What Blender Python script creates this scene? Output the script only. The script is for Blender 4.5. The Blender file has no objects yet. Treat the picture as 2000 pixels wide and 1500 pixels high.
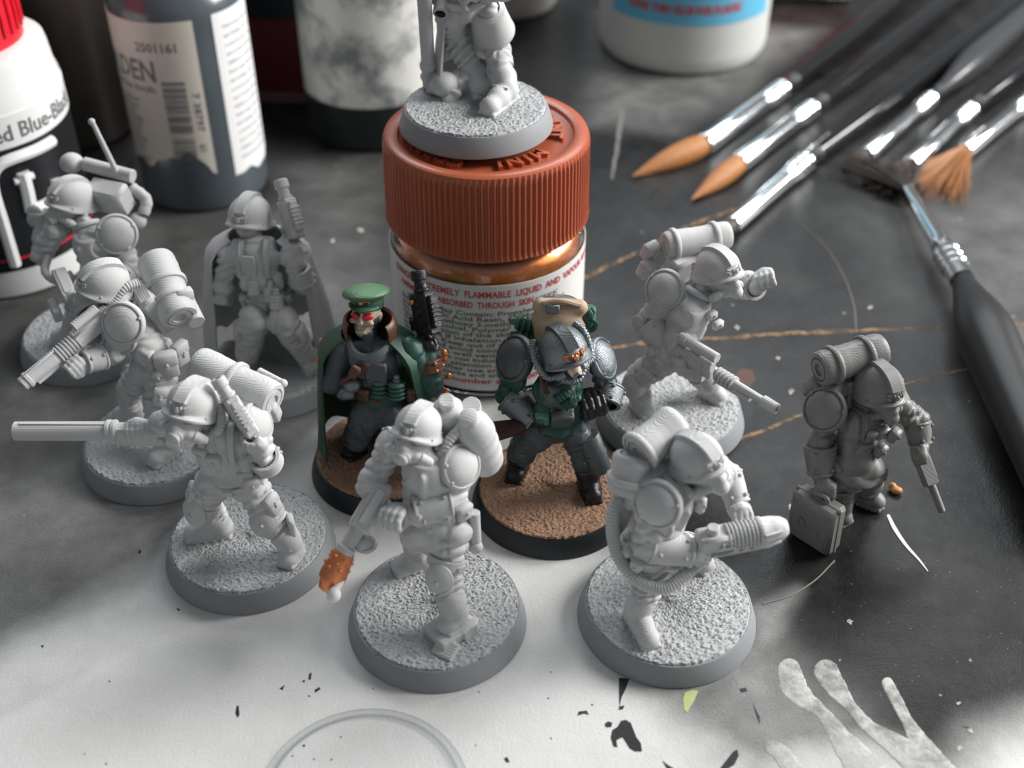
import bpy, math, random, time
import numpy as np
from mathutils import Vector, Matrix
random.seed(7); rng = np.random.default_rng(7)
S = bpy.context.scene; COL = S.collection
R = math.radians
# ---------------------------------------------------------------- camera (1 unit = 1 cm)
PITCH = R(38); FPX = 2336.0; DIST = 21.08
CAM = np.array([0.0, -DIST*math.cos(PITCH), DIST*math.sin(PITCH)])
cd = bpy.data.cameras.new('camera'); cam = bpy.data.objects.new('camera', cd); COL.objects.link(cam)
cam.location = CAM; cam.rotation_euler = (R(90)-PITCH, 0, 0)
cd.sensor_width = 36; cd.lens = FPX/2000*36; cd.clip_start = 0.5; cd.clip_end = 500
cd.dof.use_dof = True; cd.dof.focus_distance = 17.3; cd.dof.aperture_fstop = 0.185
S.camera = cam
# ---------------------------------------------------------------- light: an overcast window to the right, a dim room
w = bpy.data.worlds.new('World'); S.world = w; w.use_nodes = True
bg = w.node_tree.nodes['Background']; bg.inputs[0].default_value = (0.90, 0.95, 1.0, 1); bg.inputs[1].default_value = 0.17
def area(name, loc, target, sx, sy, power, col):
    l = bpy.data.lights.new(name, 'AREA'); l.shape = 'RECTANGLE'; l.size = sx; l.size_y = sy; l.energy = power; l.color = col
    o = bpy.data.objects.new(name, l); COL.objects.link(o); o.location = loc
    o.rotation_euler = (Vector(target)-Vector(loc)).to_track_quat('-Z', 'Y').to_euler()
    return o
area('window_light', (50, 11, 31), (0, -2, 1), 30, 30, 54000, (1.0, 0.985, 0.96))
area('back_fill', (4, 44, 44), (2, 2, 0), 60, 15, 17500, (0.93, 0.97, 1.0))  # added soft fill from behind, widened so the ferrules catch bright strips
S.cycles.filter_width = 1.1
vs = S.view_settings; vs.view_transform = 'Standard'; vs.look = 'None'; vs.exposure = 0.36; vs.gamma = 1.0
# ---------------------------------------------------------------- photo pixel (2000x1500) + height -> point on the table's own axes
_f = np.array([0, math.cos(PITCH), -math.sin(PITCH)]); _u = np.array([0, math.sin(PITCH), math.cos(PITCH)]); _r = np.array([1.0, 0, 0])
def at(x, y, z=0.0):
    d = _f + _r*(x-1000)/FPX - _u*(y-750)/FPX
    return CAM + d*(z-CAM[2])/d[2]
def V(*a): return np.array(a, float)
def nrm(v): v = np.asarray(v, float); return v/(np.linalg.norm(v)+1e-12)
def lerp(a, b, t): return np.asarray(a)*(1-t)+np.asarray(b)*t
def frame(fwd, up=(0, 0, 1)):
    """columns: right, forward, up"""
    y = nrm(fwd); x = nrm(np.cross(y, up)); z = np.cross(x, y)
    return np.stack([x, y, z], 1)
def azf(az, pitch=0, roll=0):
    y = V(math.cos(R(az))*math.cos(R(pitch)), math.sin(R(az))*math.cos(R(pitch)), math.sin(R(pitch)))
    F = frame(y)
    if roll:
        c, s = math.cos(R(roll)), math.sin(R(roll))
        F = np.stack([F[:, 0]*c+F[:, 2]*s, F[:, 1], F[:, 2]*c-F[:, 0]*s], 1)
    return F
# ---------------------------------------------------------------- materials
def edge_paint(m, col, lo=.505, hi=.56, fac=1.0):
    """lighter paint dragged over the raised edges"""
    nt = m.node_tree; N = nt.nodes; L = nt.links; b = N['Principled BSDF']; g = N.new('ShaderNodeNewGeometry'); mr = N.new('ShaderNodeMapRange'); mr.inputs[1].default_value = lo; mr.inputs[2].default_value = hi; mr.inputs[4].default_value = fac
    L.new(g.outputs['Pointiness'], mr.inputs[0]); mx = N.new('ShaderNodeMix'); mx.data_type = 'RGBA'; L.new(mr.outputs[0], mx.inputs[0]); src = b.inputs['Base Color']
    if src.links: L.new(src.links[0].from_socket, mx.inputs[6])
    else: mx.inputs[6].default_value = src.default_value
    mx.inputs[7].default_value = (*col, 1); L.new(mx.outputs[2], src)
def mat(name, col, rough=0.6, metal=0.0, noise=0.0, nscale=8.0, bump=0.0, bscale=40.0, layers=0.0, col2=None, spec=0.5, trans=0.0, ior=1.45, coat=0.0, sss=0.0, lscale=150.0, cth=(0.42, 0.6)):
    m = bpy.data.materials.new(name); m.use_nodes = True; nt = m.node_tree; N = nt.nodes; L = nt.links
    b = N['Principled BSDF']; b.inputs['Base Color'].default_value = (*col, 1); b.inputs['Roughness'].default_value = rough
    b.inputs['Metallic'].default_value = metal; b.inputs['Specular IOR Level'].default_value = spec; b.inputs['IOR'].default_value = ior
    b.inputs['Transmission Weight'].default_value = trans; b.inputs['Coat Weight'].default_value = coat
    if sss: b.inputs['Subsurface Weight'].default_value = sss; b.inputs['Subsurface Radius'].default_value = (.1, .1, .1); b.inputs['Subsurface Scale'].default_value = 1.0
    tc = N.new('ShaderNodeTexCoord')
    if noise or col2:
        n = N.new('ShaderNodeTexNoise'); n.inputs['Scale'].default_value = nscale; n.inputs['Detail'].default_value = 6; n.inputs['Roughness'].default_value = 0.65
        L.new(tc.outputs['Object'], n.inputs['Vector'])
        mx = N.new('ShaderNodeMix'); mx.data_type = 'RGBA'
        if col2:
            mr = N.new('ShaderNodeMapRange'); mr.inputs[1].default_value = cth[0]; mr.inputs[2].default_value = cth[1]
            L.new(n.outputs['Fac'], mr.inputs[0]); L.new(mr.outputs[0], mx.inputs[0])
            mx.inputs[6].default_value = (*col, 1); mx.inputs[7].default_value = (*col2, 1)
        else:
            L.new(n.outputs['Fac'], mx.inputs[0])
            mx.inputs[6].default_value = (*[c*(1-noise) for c in col], 1); mx.inputs[7].default_value = (*[min(1, c*(1+noise)) for c in col], 1)
        L.new(mx.outputs[2], b.inputs['Base Color'])
    last = None
    if bump:
        n2 = N.new('ShaderNodeTexNoise'); n2.inputs['Scale'].default_value = bscale; n2.inputs['Detail'].default_value = 4
        L.new(tc.outputs['Object'], n2.inputs['Vector'])
        bp = N.new('ShaderNodeBump'); bp.inputs['Strength'].default_value = bump; bp.inputs['Distance'].default_value = 0.02
        L.new(n2.outputs['Fac'], bp.inputs['Height']); L.new(bp.outputs[0], b.inputs['Normal']); last = bp
    if layers:                                     # the printed layers of cast resin: level contour lines
        wv = N.new('ShaderNodeTexWave'); wv.wave_type = 'BANDS'; wv.bands_direction = 'Z'; wv.inputs['Scale'].default_value = 22; wv.inputs['Distortion'].default_value = 0.15
        L.new(tc.outputs['Object'], wv.inputs['Vector'])
        bp2 = N.new('ShaderNodeBump'); bp2.inputs['Strength'].default_value = layers; bp2.inputs['Distance'].default_value = 0.006
        L.new(wv.outputs['Fac'], bp2.inputs['Height'])
        if last: L.new(last.outputs[0], bp2.inputs['Normal'])
        L.new(bp2.outputs[0], b.inputs['Normal'])
    return m
M = {}
M['primer'] = mat('grey_primer', (.56, .562, .562), .58, noise=.07, nscale=3, bump=.10, bscale=60, layers=.5)
M['primer_base'] = mat('grey_primer_base', (.26, .272, .285), .6, noise=.05, nscale=2, bump=.05, bscale=30)
M['primer_sand'] = mat('grey_primer_sand', (.42, .43, .435), .7, noise=.06, nscale=10, bump=.25, bscale=70)
M['resin'] = mat('dark_resin', (.20, .196, .19), .38, noise=.12, nscale=4, bump=.05, bscale=50, layers=.4)
M['black_rim'] = mat('black_rim', (.012, .014, .017), .45, bump=.05)
M['brown_sand'] = mat('brown_sand', (.33, .195, .125), .75, noise=.16, nscale=14, bump=.3, bscale=60)
M['green'] = mat('green_cloth_paint', (.013, .058, .043), .42, noise=.35, nscale=9, bump=.15, bscale=35, layers=.3)
M['green_light'] = mat('light_green_paint', (.085, .185, .095), .5, noise=.12, nscale=6, bump=.1, layers=.3)
M['green_cloak'] = mat('green_cloak_paint', (.026, .072, .047), .5, noise=.3, nscale=5, bump=.1, bscale=25, layers=.3)
M['silver'] = mat('silver_paint', (.22, .24, .255), .38, .85, noise=.35, nscale=24, bump=.5, bscale=70, layers=.4)
M['dark_grey'] = mat('dark_grey_paint', (.055, .07, .075), .42, .25, noise=.35, nscale=9, bump=.15, layers=.3)
M['grey_plate'] = mat('blue_grey_plate', (.085, .095, .10), .4, .35, noise=.2, nscale=8, bump=.2, layers=.3)
M['black'] = mat('black_paint', (.010, .010, .011), .30, noise=.3, bump=.15, layers=.3)
M['gunmetal'] = mat('drybrushed_gunmetal', (.018, .018, .02), .32, .4, col2=(.12, .12, .125), nscale=22, bump=.4, bscale=60, cth=(.52, .72), layers=.4)
M['copper'] = mat('copper_paint', (.74, .26, .11), .3, .75, noise=.25, nscale=18, bump=.4, bscale=60)
M['brown'] = mat('brown_leather_paint', (.085, .035, .02), .4, noise=.35, nscale=9, bump=.2)
M['maroon'] = mat('maroon_stock_paint', (.05, .012, .012), .45, noise=.2)
M['skin'] = mat('skin_paint', (.50, .34, .25), .5, noise=.15, nscale=12, bump=.15)
M['bone'] = mat('pale_skin_paint', (.36, .30, .21), .5, noise=.25, nscale=14, bump=.2)
M['red'] = mat('red_paint', (.62, .02, .04), .3)
M['tan'] = mat('tan_canvas_paint', (.46, .33, .23), .6, noise=.15, nscale=14, bump=.35, bscale=45)
M['white'] = mat('white_paint', (.8, .8, .8), .5)
M['hole'] = mat('dark_bore', (.006, .006, .006), .8)
edge_paint(M['green'], (.07, .19, .13), .53, .60); edge_paint(M['dark_grey'], (.15, .18, .19), .53, .60); edge_paint(M['black'], (.06, .06, .065), .53, .6); edge_paint(M['bone'], (.62, .54, .42), .52, .6); edge_paint(M['skin'], (.68, .52, .42), .53, .6)
# ---------------------------------------------------------------- object helpers
def link(o, parent=None):
    COL.objects.link(o)
    if parent is not None: o.parent = parent
    return o
def empty(name, loc, label, cat, group=None):
    o = bpy.data.objects.new(name, None); o.empty_display_size = .3; link(o); o.location = loc
    o['label'] = label; o['category'] = cat
    if group: o['group'] = group
    return o
def tag(o, label, cat, group=None):
    o['label'] = label; o['category'] = cat
    if group: o['group'] = group
    return o
class MB:
    """collects shapes, links them as ONE mesh object"""
    def __init__(s): s.v = []; s.f = []; s.m = []; s.n = 0
    def add(s, verts, faces, mi=0):
        s.v.append(np.asarray(verts, float).reshape(-1, 3)); k = s.n
        s.f += [tuple(i+k for i in f) for f in faces]; s.m += [mi]*len(faces); s.n += len(s.v[-1]); return s
    def box(s, c, h, F=np.eye(3), bev=.012, mi=0, taper=(1, 1)):
        h = np.asarray(h, float); bev = min(bev, h.min()*.6); pts = []; idx = {}
        for sx in (-1, 1):
            for sy in (-1, 1):
                for sz in (-1, 1):
                    for ax in range(3):
                        p = np.array([sx, sy, sz])*h - np.array([sx, sy, sz])*bev
                        p[ax] = (sx, sy, sz)[ax]*h[ax]
                        if sz > 0: p[0] *= taper[0]; p[1] *= taper[1]
                        idx[(sx, sy, sz, ax)] = len(pts); pts.append(p)
        fs = []
        for ax in range(3):
            o = [i for i in range(3) if i != ax]
            for sg in (-1, 1):
                q = []
                for a, b in ((-1, -1), (1, -1), (1, 1), (-1, 1)):
                    t = [0, 0, 0]; t[ax] = sg; t[o[0]] = a; t[o[1]] = b; q.append(idx[(*t, ax)])
                fs.append(q)
            for a in (-1, 1):
                for b in (-1, 1):
                    t0 = [0, 0, 0]; t0[ax] = -1; t0[o[0]] = a; t0[o[1]] = b; t1 = list(t0); t1[ax] = 1
                    fs.append([idx[(*t0, o[0])], idx[(*t1, o[0])], idx[(*t1, o[1])], idx[(*t0, o[1])]])
        for sx in (-1, 1):
            for sy in (-1, 1):
                for sz in (-1, 1): fs.append([idx[(sx, sy, sz, a)] for a in range(3)])
        P = np.array(pts); out = []
        for f in fs:                                # turn every face outward
            a, b, cc = P[f[0]], P[f[1]], P[f[2]]
            out.append(f if np.dot(np.cross(b-a, cc-a), P[f].mean(0)) > 0 else f[::-1])
        return s.add(P@np.asarray(F).T+np.asarray(c), out, mi)
    def lathe(s, A, ax, prof, seg=24, sx=1.0, sy=1.0, ref=None, mi=0, a0=0, a1=360):
        """prof: (radius, height along ax)"""
        z = nrm(ax); x = nrm(np.cross(z, (0, 0, 1)) if abs(z[2]) < .95 else np.cross(z, (0, 1, 0)))
        if ref is not None: x = nrm(np.asarray(ref)-z*np.dot(ref, z))
        y = np.cross(z, x); full = (a1-a0) >= 360; n = seg if full else seg+1
        an = np.radians(a0+(a1-a0)*np.arange(n)/seg); vs = []; fs = []; rows = []
        for r, h in prof:
            if r <= 1e-6: rows.append([len(vs)]); vs.append(np.asarray(A)+z*h); continue
            rows.append(list(range(len(vs), len(vs)+n)))
            for a in an: vs.append(np.asarray(A)+x*(math.cos(a)*r*sx)+y*(math.sin(a)*r*sy)+z*h)
        for p, q in zip(rows, rows[1:]):
            for i in range(seg):
                j = (i+1) % n
                if len(p) == 1 and len(q) == 1: continue
                if len(p) == 1: fs.append((p[0], q[j], q[i]))
                elif len(q) == 1: fs.append((p[i], p[j], q[0]))
                else: fs.append((p[i], p[j], q[j], q[i]))
        return s.add(vs, fs, mi)
    def cyl(s, a, b, r, r2=None, seg=16, bev=.01, mi=0, bore=0, bdepth=.08):
        a = np.asarray(a, float); b = np.asarray(b, float); h = np.linalg.norm(b-a); r2 = r if r2 is None else r2; bev = min(bev, r*.4, r2*.4, h*.3)
        pr = [(0, 0), (r-bev, 0), (r, bev), (r2, h-bev), (r2-bev, h)]
        pr += [(bore, h), (bore*.95, h-bdepth), (0, h-bdepth)] if bore else [(0, h)]
        return s.lathe(a, b-a, pr, seg, mi=mi)
    def ell(s, c, rad, F=np.eye(3), seg=16, rings=10, mi=0, top=180):
        rad = np.asarray(rad, float)*np.ones(3); vs = [V(0, 0, rad[2])]; fs = []
        for i in range(1, rings):
            t = R(top)*i/rings
            for j in range(seg):
                a = 2*math.pi*j/seg; vs.append(V(rad[0]*math.sin(t)*math.cos(a), rad[1]*math.sin(t)*math.sin(a), rad[2]*math.cos(t)))
        vs.append(V(0, 0, rad[2]*math.cos(R(top))))
        for j in range(seg): fs.append((0, 1+j, 1+(j+1) % seg))
        for i in range(rings-2):
            for j in range(seg):
                a = 1+i*seg+j; b = 1+i*seg+(j+1) % seg; fs.append((a, a+seg, b+seg, b))
        l = len(vs)-1
        for j in range(seg): fs.append((l, l-seg+(j+1) % seg, l-seg+j))
        return s.add(np.array(vs)@np.asarray(F).T+np.asarray(c), fs, mi)
    def tube(s, pts, r, seg=10, mi=0, ribs=0, amp=0.0, sub=1, flat=1.0, caps=True):
        """a bent tube; ribs = rings along it"""
        P = np.asarray(pts, float)
        if sub > 1 or ribs:
            n = max(len(P)*sub, int(ribs*4)); P = spline(P, n)
        rr = np.ones(len(P))*r if np.isscalar(r) else np.interp(np.linspace(0, 1, len(P)), np.linspace(0, 1, len(r)), r)
        if ribs: rr = rr*(1+amp*np.sin(np.linspace(0, ribs*2*math.pi, len(P))))
        T = np.gradient(P, axis=0); T /= np.linalg.norm(T, axis=1)[:, None]+1e-9
        n0 = nrm(np.cross(T[0], (0.3, 0.2, 1))); vs = []; fs = []
        for i, p in enumerate(P):
            n0 = nrm(n0-T[i]*np.dot(n0, T[i])); b0 = np.cross(T[i], n0)
            for j in range(seg):
                a = 2*math.pi*j/seg; vs.append(p+n0*math.cos(a)*rr[i]+b0*math.sin(a)*rr[i]*flat)
        for i in range(len(P)-1):
            for j in range(seg):
                a = i*seg+j; b = i*seg+(j+1) % seg; fs.append((a, b, b+seg, a+seg))
        if caps:
            fs.append(tuple(range(seg))[::-1]); fs.append(tuple(range((len(P)-1)*seg, len(P)*seg)))
        return s.add(vs, fs, mi)
    def build(s, name, ms, parent=None, sharp=38, smooth=True):
        me = bpy.data.meshes.new(name); v = np.concatenate(s.v)
        me.from_pydata([tuple(p) for p in v], [], s.f)
        ms = ms if isinstance(ms, (list, tuple)) else [ms]
        for m in ms: me.materials.append(m)
        if len(ms) > 1: me.polygons.foreach_set('material_index', np.array(s.m, np.int32))
        if smooth:
            me.polygons.foreach_set('use_smooth', np.ones(len(me.polygons), bool)); me.set_sharp_from_angle(angle=R(sharp))
        me.update(); return link(bpy.data.objects.new(name, me), parent)
def spline(P, n):
    P = np.asarray(P, float); k = len(P)-1; out = []
    Q = np.vstack([2*P[0]-P[1], P, 2*P[-1]-P[-2]])
    for t in np.linspace(0, k, n):
        i = min(int(t), k-1); u = t-i; a, b, c, d = Q[i], Q[i+1], Q[i+2], Q[i+3]
        out.append(.5*(2*b+(c-a)*u+(2*a-5*b+4*c-d)*u*u+(3*b-a-3*c+d)*u**3))
    return np.array(out)
# ---------------------------------------------------------------- sculpting: a distance field turned into one continuous surface
class Clay:
    def __init__(s, res=.022): s.p = []; s.res = res
    def _add(s, fn, lo, hi, k, m, op): s.p.append((fn, np.asarray(lo), np.asarray(hi), k, m, op)); return s
    def cap(s, a, b, ra, rb=None, k=.05, m=0, wr=None, op='u'):
        a = np.asarray(a, np.float32); b = np.asarray(b, np.float32); rb = ra if rb is None else rb; ab = b-a; L2 = float(ab@ab)+1e-9
        side = nrm(np.cross(ab, (.31, .82, .45))); mr = max(ra, rb)+(wr[1] if wr else 0)
        def fn(X, Y, Z):
            x = X-a[0]; y = Y-a[1]; z = Z-a[2]; h = np.clip((x*ab[0]+y*ab[1]+z*ab[2])/L2, 0, 1)
            d = np.sqrt((x-h*ab[0])**2+(y-h*ab[1])**2+(z-h*ab[2])**2); r = ra+(rb-ra)*h
            if wr:
                u = wr[0]*h+wr[2]+wr[3]*(x*side[0]+y*side[1]+z*side[2])/mr
                r = r+wr[1]*(np.abs(np.sin(np.pi*u))-.55)*np.clip(np.minimum(h, 1-h)*8+.15, 0, 1)
            return d-r
        return s._add(fn, np.minimum(a, b)-mr, np.maximum(a, b)+mr, k, m, op)
    def chain(s, pts, rs, k=.02, m=0):
        for i in range(len(pts)-1): s.cap(pts[i], pts[i+1], rs[i] if not np.isscalar(rs) else rs, rs[i+1] if not np.isscalar(rs) else rs, k, m)
        return s
    def ell(s, c, rad, F=np.eye(3), k=.05, m=0, op='u'):
        c = np.asarray(c, np.float32); F = np.asarray(F, np.float32); rad = np.asarray(rad, np.float32)*np.ones(3, np.float32)
        def fn(X, Y, Z):
            x = X-c[0]; y = Y-c[1]; z = Z-c[2]
            q = [x*F[0, i]+y*F[1, i]+z*F[2, i] for i in range(3)]
            k0 = np.sqrt(sum((q[i]/rad[i])**2 for i in range(3))); k1 = np.sqrt(sum((q[i]/rad[i]**2)**2 for i in range(3)))+1e-6
            return k0*(k0-1)/k1
        e = np.sqrt(((F*rad)**2).sum(1)); return s._add(fn, c-e, c+e, k, m, op)
    def box(s, c, h, F=np.eye(3), rd=.03, k=.03, m=0, op='u'):
        c = np.asarray(c, np.float32); F = np.asarray(F, np.float32); h = np.asarray(h, np.float32)
        def fn(X, Y, Z):
            x = X-c[0]; y = Y-c[1]; z = Z-c[2]
            q = [np.abs(x*F[0, i]+y*F[1, i]+z*F[2, i])-(h[i]-rd) for i in range(3)]
            return np.sqrt(sum(np.maximum(a, 0)**2 for a in q))+np.minimum(np.maximum(np.maximum(q[0], q[1]), q[2]), 0)-rd
        e = (np.abs(F)*h).sum(1); return s._add(fn, c-e, c+e, k, m, op)
    def wrinkle(s, amp=.025, ph=0.0, f=1.0):
        """cloth folds pressed into everything added so far"""
        def fn(X, Y, Z):
            x, y, z = X*f, Y*f, Z*f
            a = np.abs(np.sin(5.2*x+3.1*y+5.0*z+1.5*np.sin(4.1*y-5.3*z+ph)+ph)); b = np.abs(np.sin(-6.3*x+4.4*y+4.2*z+1.7*np.sin(4.7*x+3.9*z+2*ph)+1.3*ph))
            return -amp*((a-.62)+.8*(np.minimum(b*1.6, 1)-.75))
        U = [p for p in s.p if p[5] == 'u']; return s._add(fn, np.min([p[1] for p in U], 0), np.max([p[2] for p in U], 0), .05, 0, 'w')
    def build(s, name, mats, parent=None, fn_post=None):
        r = s.res; U = [p for p in s.p if p[5] == 'u']
        lo = np.min([p[1] for p in U], 0)-3*r; hi = np.max([p[2] for p in U], 0)+3*r
        n = np.ceil((hi-lo)/r).astype(int)+1
        ax = [(lo[i]+r*np.arange(n[i])).astype(np.float32) for i in range(3)]
        D = np.full(n, 1.0, np.float32); MI = np.zeros(n, np.int8)
        for fn, l, h, k, m, op in s.p:
            pad = k+3*r
            i0 = np.clip(np.floor((l-pad-lo)/r).astype(int), 0, n); i1 = np.clip(np.ceil((h+pad-lo)/r).astype(int)+1, 0, n)
            if op == 'i': i0 = np.zeros(3, int); i1 = n
            if (i1 <= i0).any(): continue
            sl = tuple(slice(i0[i], i1[i]) for i in range(3))
            d = fn(ax[0][sl[0]][:, None, None], ax[1][sl[1]][None, :, None], ax[2][sl[2]][None, None, :]).astype(np.float32)
            o = D[sl]
            if op == 'w': D[sl] = o+d
            elif op == 'u':
                MI[sl] = np.where(d < o, m, MI[sl]); t = np.clip(.5+.5*(d-o)/k, 0, 1); D[sl] = d+(o-d)*t-k*t*(1-t)
            elif op == 's':
                t = np.clip(.5-.5*(o+d)/k, 0, 1); D[sl] = o+(-d-o)*t+k*t*(1-t); MI[sl] = np.where(-d > o, m, MI[sl]) if m else MI[sl]
            else: D[sl] = np.maximum(o, d)
        if fn_post: D = fn_post(D, ax)
        # surface nets
        B = D < 0; c8 = [B[i:n[0]-1+i, j:n[1]-1+j, k:n[2]-1+k] for i in (0, 1) for j in (0, 1) for k in (0, 1)]
        cnt = sum(c.astype(np.int8) for c in c8); act = (cnt > 0) & (cnt < 8); ids = np.argwhere(act)
        if len(ids) == 0: raise ValueError(name)
        corners = np.array([(i, j, k) for i in (0, 1) for j in (0, 1) for k in (0, 1)])
        vals = np.stack([D[ids[:, 0]+c[0], ids[:, 1]+c[1], ids[:, 2]+c[2]] for c in corners], 1)
        acc = np.zeros((len(ids), 3)); num = np.zeros(len(ids))
        for a in range(8):
            for b in range(a+1, 8):
                if np.abs(corners[a]-corners[b]).sum() != 1: continue
                va, vb = vals[:, a], vals[:, b]; mk = (va < 0) != (vb < 0); t = np.where(mk, va/(va-vb+1e-12), 0)
                acc += mk[:, None]*(corners[a]+t[:, None]*(corners[b]-corners[a])); num += mk
        P = lo+r*(ids+acc/num[:, None]); vm = MI[tuple((ids+corners[vals.argmin(1)]).T)]
        idx = np.full(np.array(n)-1, -1, np.int32); idx[act] = np.arange(len(ids)); quads = []
        for a in range(3):
            b, c = (a+1) % 3, (a+2) % 3; sl0 = [slice(None)]*3; sl1 = [slice(None)]*3; sl0[a] = slice(0, -1); sl1[a] = slice(1, None)
            s0 = B[tuple(sl0)]; s1 = B[tuple(sl1)]; e = np.argwhere(s0 != s1); e = e[(e[:, b] > 0) & (e[:, c] > 0) & (e[:, b] < n[b]-1) & (e[:, c] < n[c]-1)]
            db = np.zeros(3, int); db[b] = 1; dc = np.zeros(3, int); dc[c] = 1
            q = np.stack([idx[tuple((e-db-dc).T)], idx[tuple((e-dc).T)], idx[tuple(e.T)], idx[tuple((e-db).T)]], 1)
            fl = ~s0[tuple(e.T)]; q[fl] = q[fl][:, ::-1]; quads.append(q)
        Q = np.concatenate(quads); me = bpy.data.meshes.new(name)
        me.vertices.add(len(P)); me.vertices.foreach_set('co', P.astype(np.float32).ravel())
        me.loops.add(Q.size); me.loops.foreach_set('vertex_index', Q.ravel().astype(np.int32))
        me.polygons.add(len(Q)); me.polygons.foreach_set('loop_start', np.arange(0, Q.size, 4, dtype=np.int32))
        me.polygons.foreach_set('use_smooth', np.ones(len(Q), bool))
        mats = mats if isinstance(mats, (list, tuple)) else [mats]
        for m in mats: me.materials.append(m)
        if len(mats) > 1: me.polygons.foreach_set('material_index', np.minimum(vm[Q[:, 0]], len(mats)-1).astype(np.int32))
        me.update(calc_edges=True); me.validate(); return link(bpy.data.objects.new(name, me), parent)
# ---------------------------------------------------------------- the table: black mat, sprayed pale at the front
def seg_poly(px, py, poly):
    """signed distance (inside negative) to a polygon"""
    poly = np.asarray(poly, float); d = np.full(px.shape, 1e9); ins = np.zeros(px.shape, bool)
    for (x0, y0), (x1, y1) in zip(poly, np.roll(poly, -1, 0)):
        ex, ey = x1-x0, y1-y0; wx, wy = px-x0, py-y0; t = np.clip((wx*ex+wy*ey)/(ex*ex+ey*ey), 0, 1)
        d = np.minimum(d, np.hypot(wx-ex*t, wy-ey*t)); c = ((y0 <= py) & (y1 > py)) | ((y1 <= py) & (y0 > py))
        ins ^= c & (px < x0+(py-y0)*ex/(ey if ey else 1e-9))
    return np.where(ins, -d, d)
def ground(pts): return np.array([at(x, y, 0)[:2] for x, y in pts])
def table():
    nx, ny = 430, 400; xs = np.concatenate([[-60], np.linspace(-17, 17, nx-2), [60]]); ys = np.concatenate([[-40], np.linspace(-9.5, 22, ny-2), [60]])
    X, Y = np.meshgrid(xs, ys, indexing='ij'); me = bpy.data.meshes.new('table'); P = np.stack([X, Y, np.zeros_like(X)], -1).reshape(-1, 3)
    i = np.arange((nx-1)*(ny-1)); a = (i//(ny-1))*ny+i % (ny-1); Q = np.stack([a, a+ny, a+ny+1, a+1], 1)
    me.vertices.add(len(P)); me.vertices.foreach_set('co', P.astype(np.float32).ravel()); me.loops.add(Q.size); me.loops.foreach_set('vertex_index', Q.ravel().astype(np.int32))
    me.polygons.add(len(Q)); me.polygons.foreach_set('loop_start', np.arange(0, Q.size, 4, dtype=np.int32)); me.update(calc_edges=True)
    # the sprayed area on the table plane, plus pale patches painting its sheen
    sp = lambda poly, s0, s1: np.clip(.5-(seg_poly(X, Y, ground(poly))-(s1-s0)/2*0)/(s0+s1), 0, 1)
    def soft(poly, s): t = np.clip(.5-seg_poly(X, Y, ground(poly))/s, 0, 1); return t*t*(3-2*t)
    w = .86*soft([(-300, 1400), (60, 1220), (330, 1060), (560, 890), (690, 800), (950, 760), (1060, 880), (1200, 1030), (1250, 1150), (1260, 1300), (1360, 1400), (1480, 1480), (1560, 1640), (1600, 1900), (-300, 1900)], 1.3)
    w = np.maximum(w, .97*soft([(250, 1230), (480, 1160), (700, 1050), (760, 900), (960, 820), (1080, 1060), (1180, 1080), (1190, 1290), (1290, 1370), (1420, 1520), (1480, 1900), (-200, 1900), (-100, 1420)], .9))
    w = np.maximum(w, .24*soft([(-300, 900), (0, 720), (330, 600), (650, 560), (760, 700), (1000, 800), (1180, 1060), (1470, 1260), (1620, 1420), (1650, 1900), (-300, 1900)], 3.2))
    w = np.maximum(w, .09*soft([(-300, 500), (400, 380), (760, 420), (800, 800), (0, 900), (-300, 900)], 2.4)); w = np.maximum(w, .17*soft([(1180, 30), (1600, 60), (1320, 260), (1150, 240)], 1.5))  # last patch: sheen at the back of the table painted as pale tone
    w = np.maximum(w, .95*soft([(1830, 1560), (1930, 1440), (2150, 1380), (2400, 1700), (1900, 1900)], 1.3)); w = np.maximum(w, .30*soft([(1180, 1090), (1490, 1230), (1660, 1400), (1700, 1700), (1200, 1500)], 1.6))
    w = np.maximum(w, .32*soft([(1470, 1190), (1560, 1150), (1520, 1260), (1470, 1290)], .5))
    w = np.maximum(w, .10*soft([(1700, 420), (2100, 300), (2200, 700), (1900, 800)], 3)); w = np.maximum(w, .11*soft([(560, 330), (760, 300), (740, 520), (600, 520)], 1.6))  # first patch: sheen on the right of the table, put into the colour
    w = np.maximum(w, .72*soft([(1440, 1500), (1560, 1440), (1700, 1440), (1830, 1490), (1900, 1700), (1400, 1700)], .9))
    at_ = me.attributes.new('spray_sheen', 'FLOAT', 'POINT'); at_.data.foreach_set('value', w.astype(np.float32).ravel())
    m = bpy.data.materials.new('sprayed_mat'); m.use_nodes = True; nt = m.node_tree; N = nt.nodes; L = nt.links; b = N['Principled BSDF']; b.inputs['Specular IOR Level'].default_value = .24
    tc = N.new('ShaderNodeTexCoord'); av = N.new('ShaderNodeAttribute'); av.attribute_name = 'spray_sheen'
    def noise(sc, det=5, rough=.6):
        n = N.new('ShaderNodeTexNoise'); n.inputs['Scale'].default_value = sc; n.inputs['Detail'].default_value = det; n.inputs['Roughness'].default_value = rough; L.new(tc.outputs['Object'], n.inputs['Vector']); return n.outputs['Fac']
    def mth(op, a, c=None, clamp=False):
        q = N.new('ShaderNodeMath'); q.operation = op; q.use_clamp = clamp
        for i, v in enumerate((a, c)):
            if v is None: continue
            if hasattr(v, 'links'): L.new(v, q.inputs[i])
            else: q.inputs[i].default_value = v
        return q.outputs[0]
    fine = noise(38, 4, .75); mid = noise(1.1, 5); sp_ = mth('ADD', av.outputs['Fac'], mth('MULTIPLY', mth('SUBTRACT', mid, .5), mth('MULTIPLY', mth('MULTIPLY', av.outputs['Fac'], mth('SUBTRACT', 1.0, av.outputs['Fac'])), 2.2)))
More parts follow.
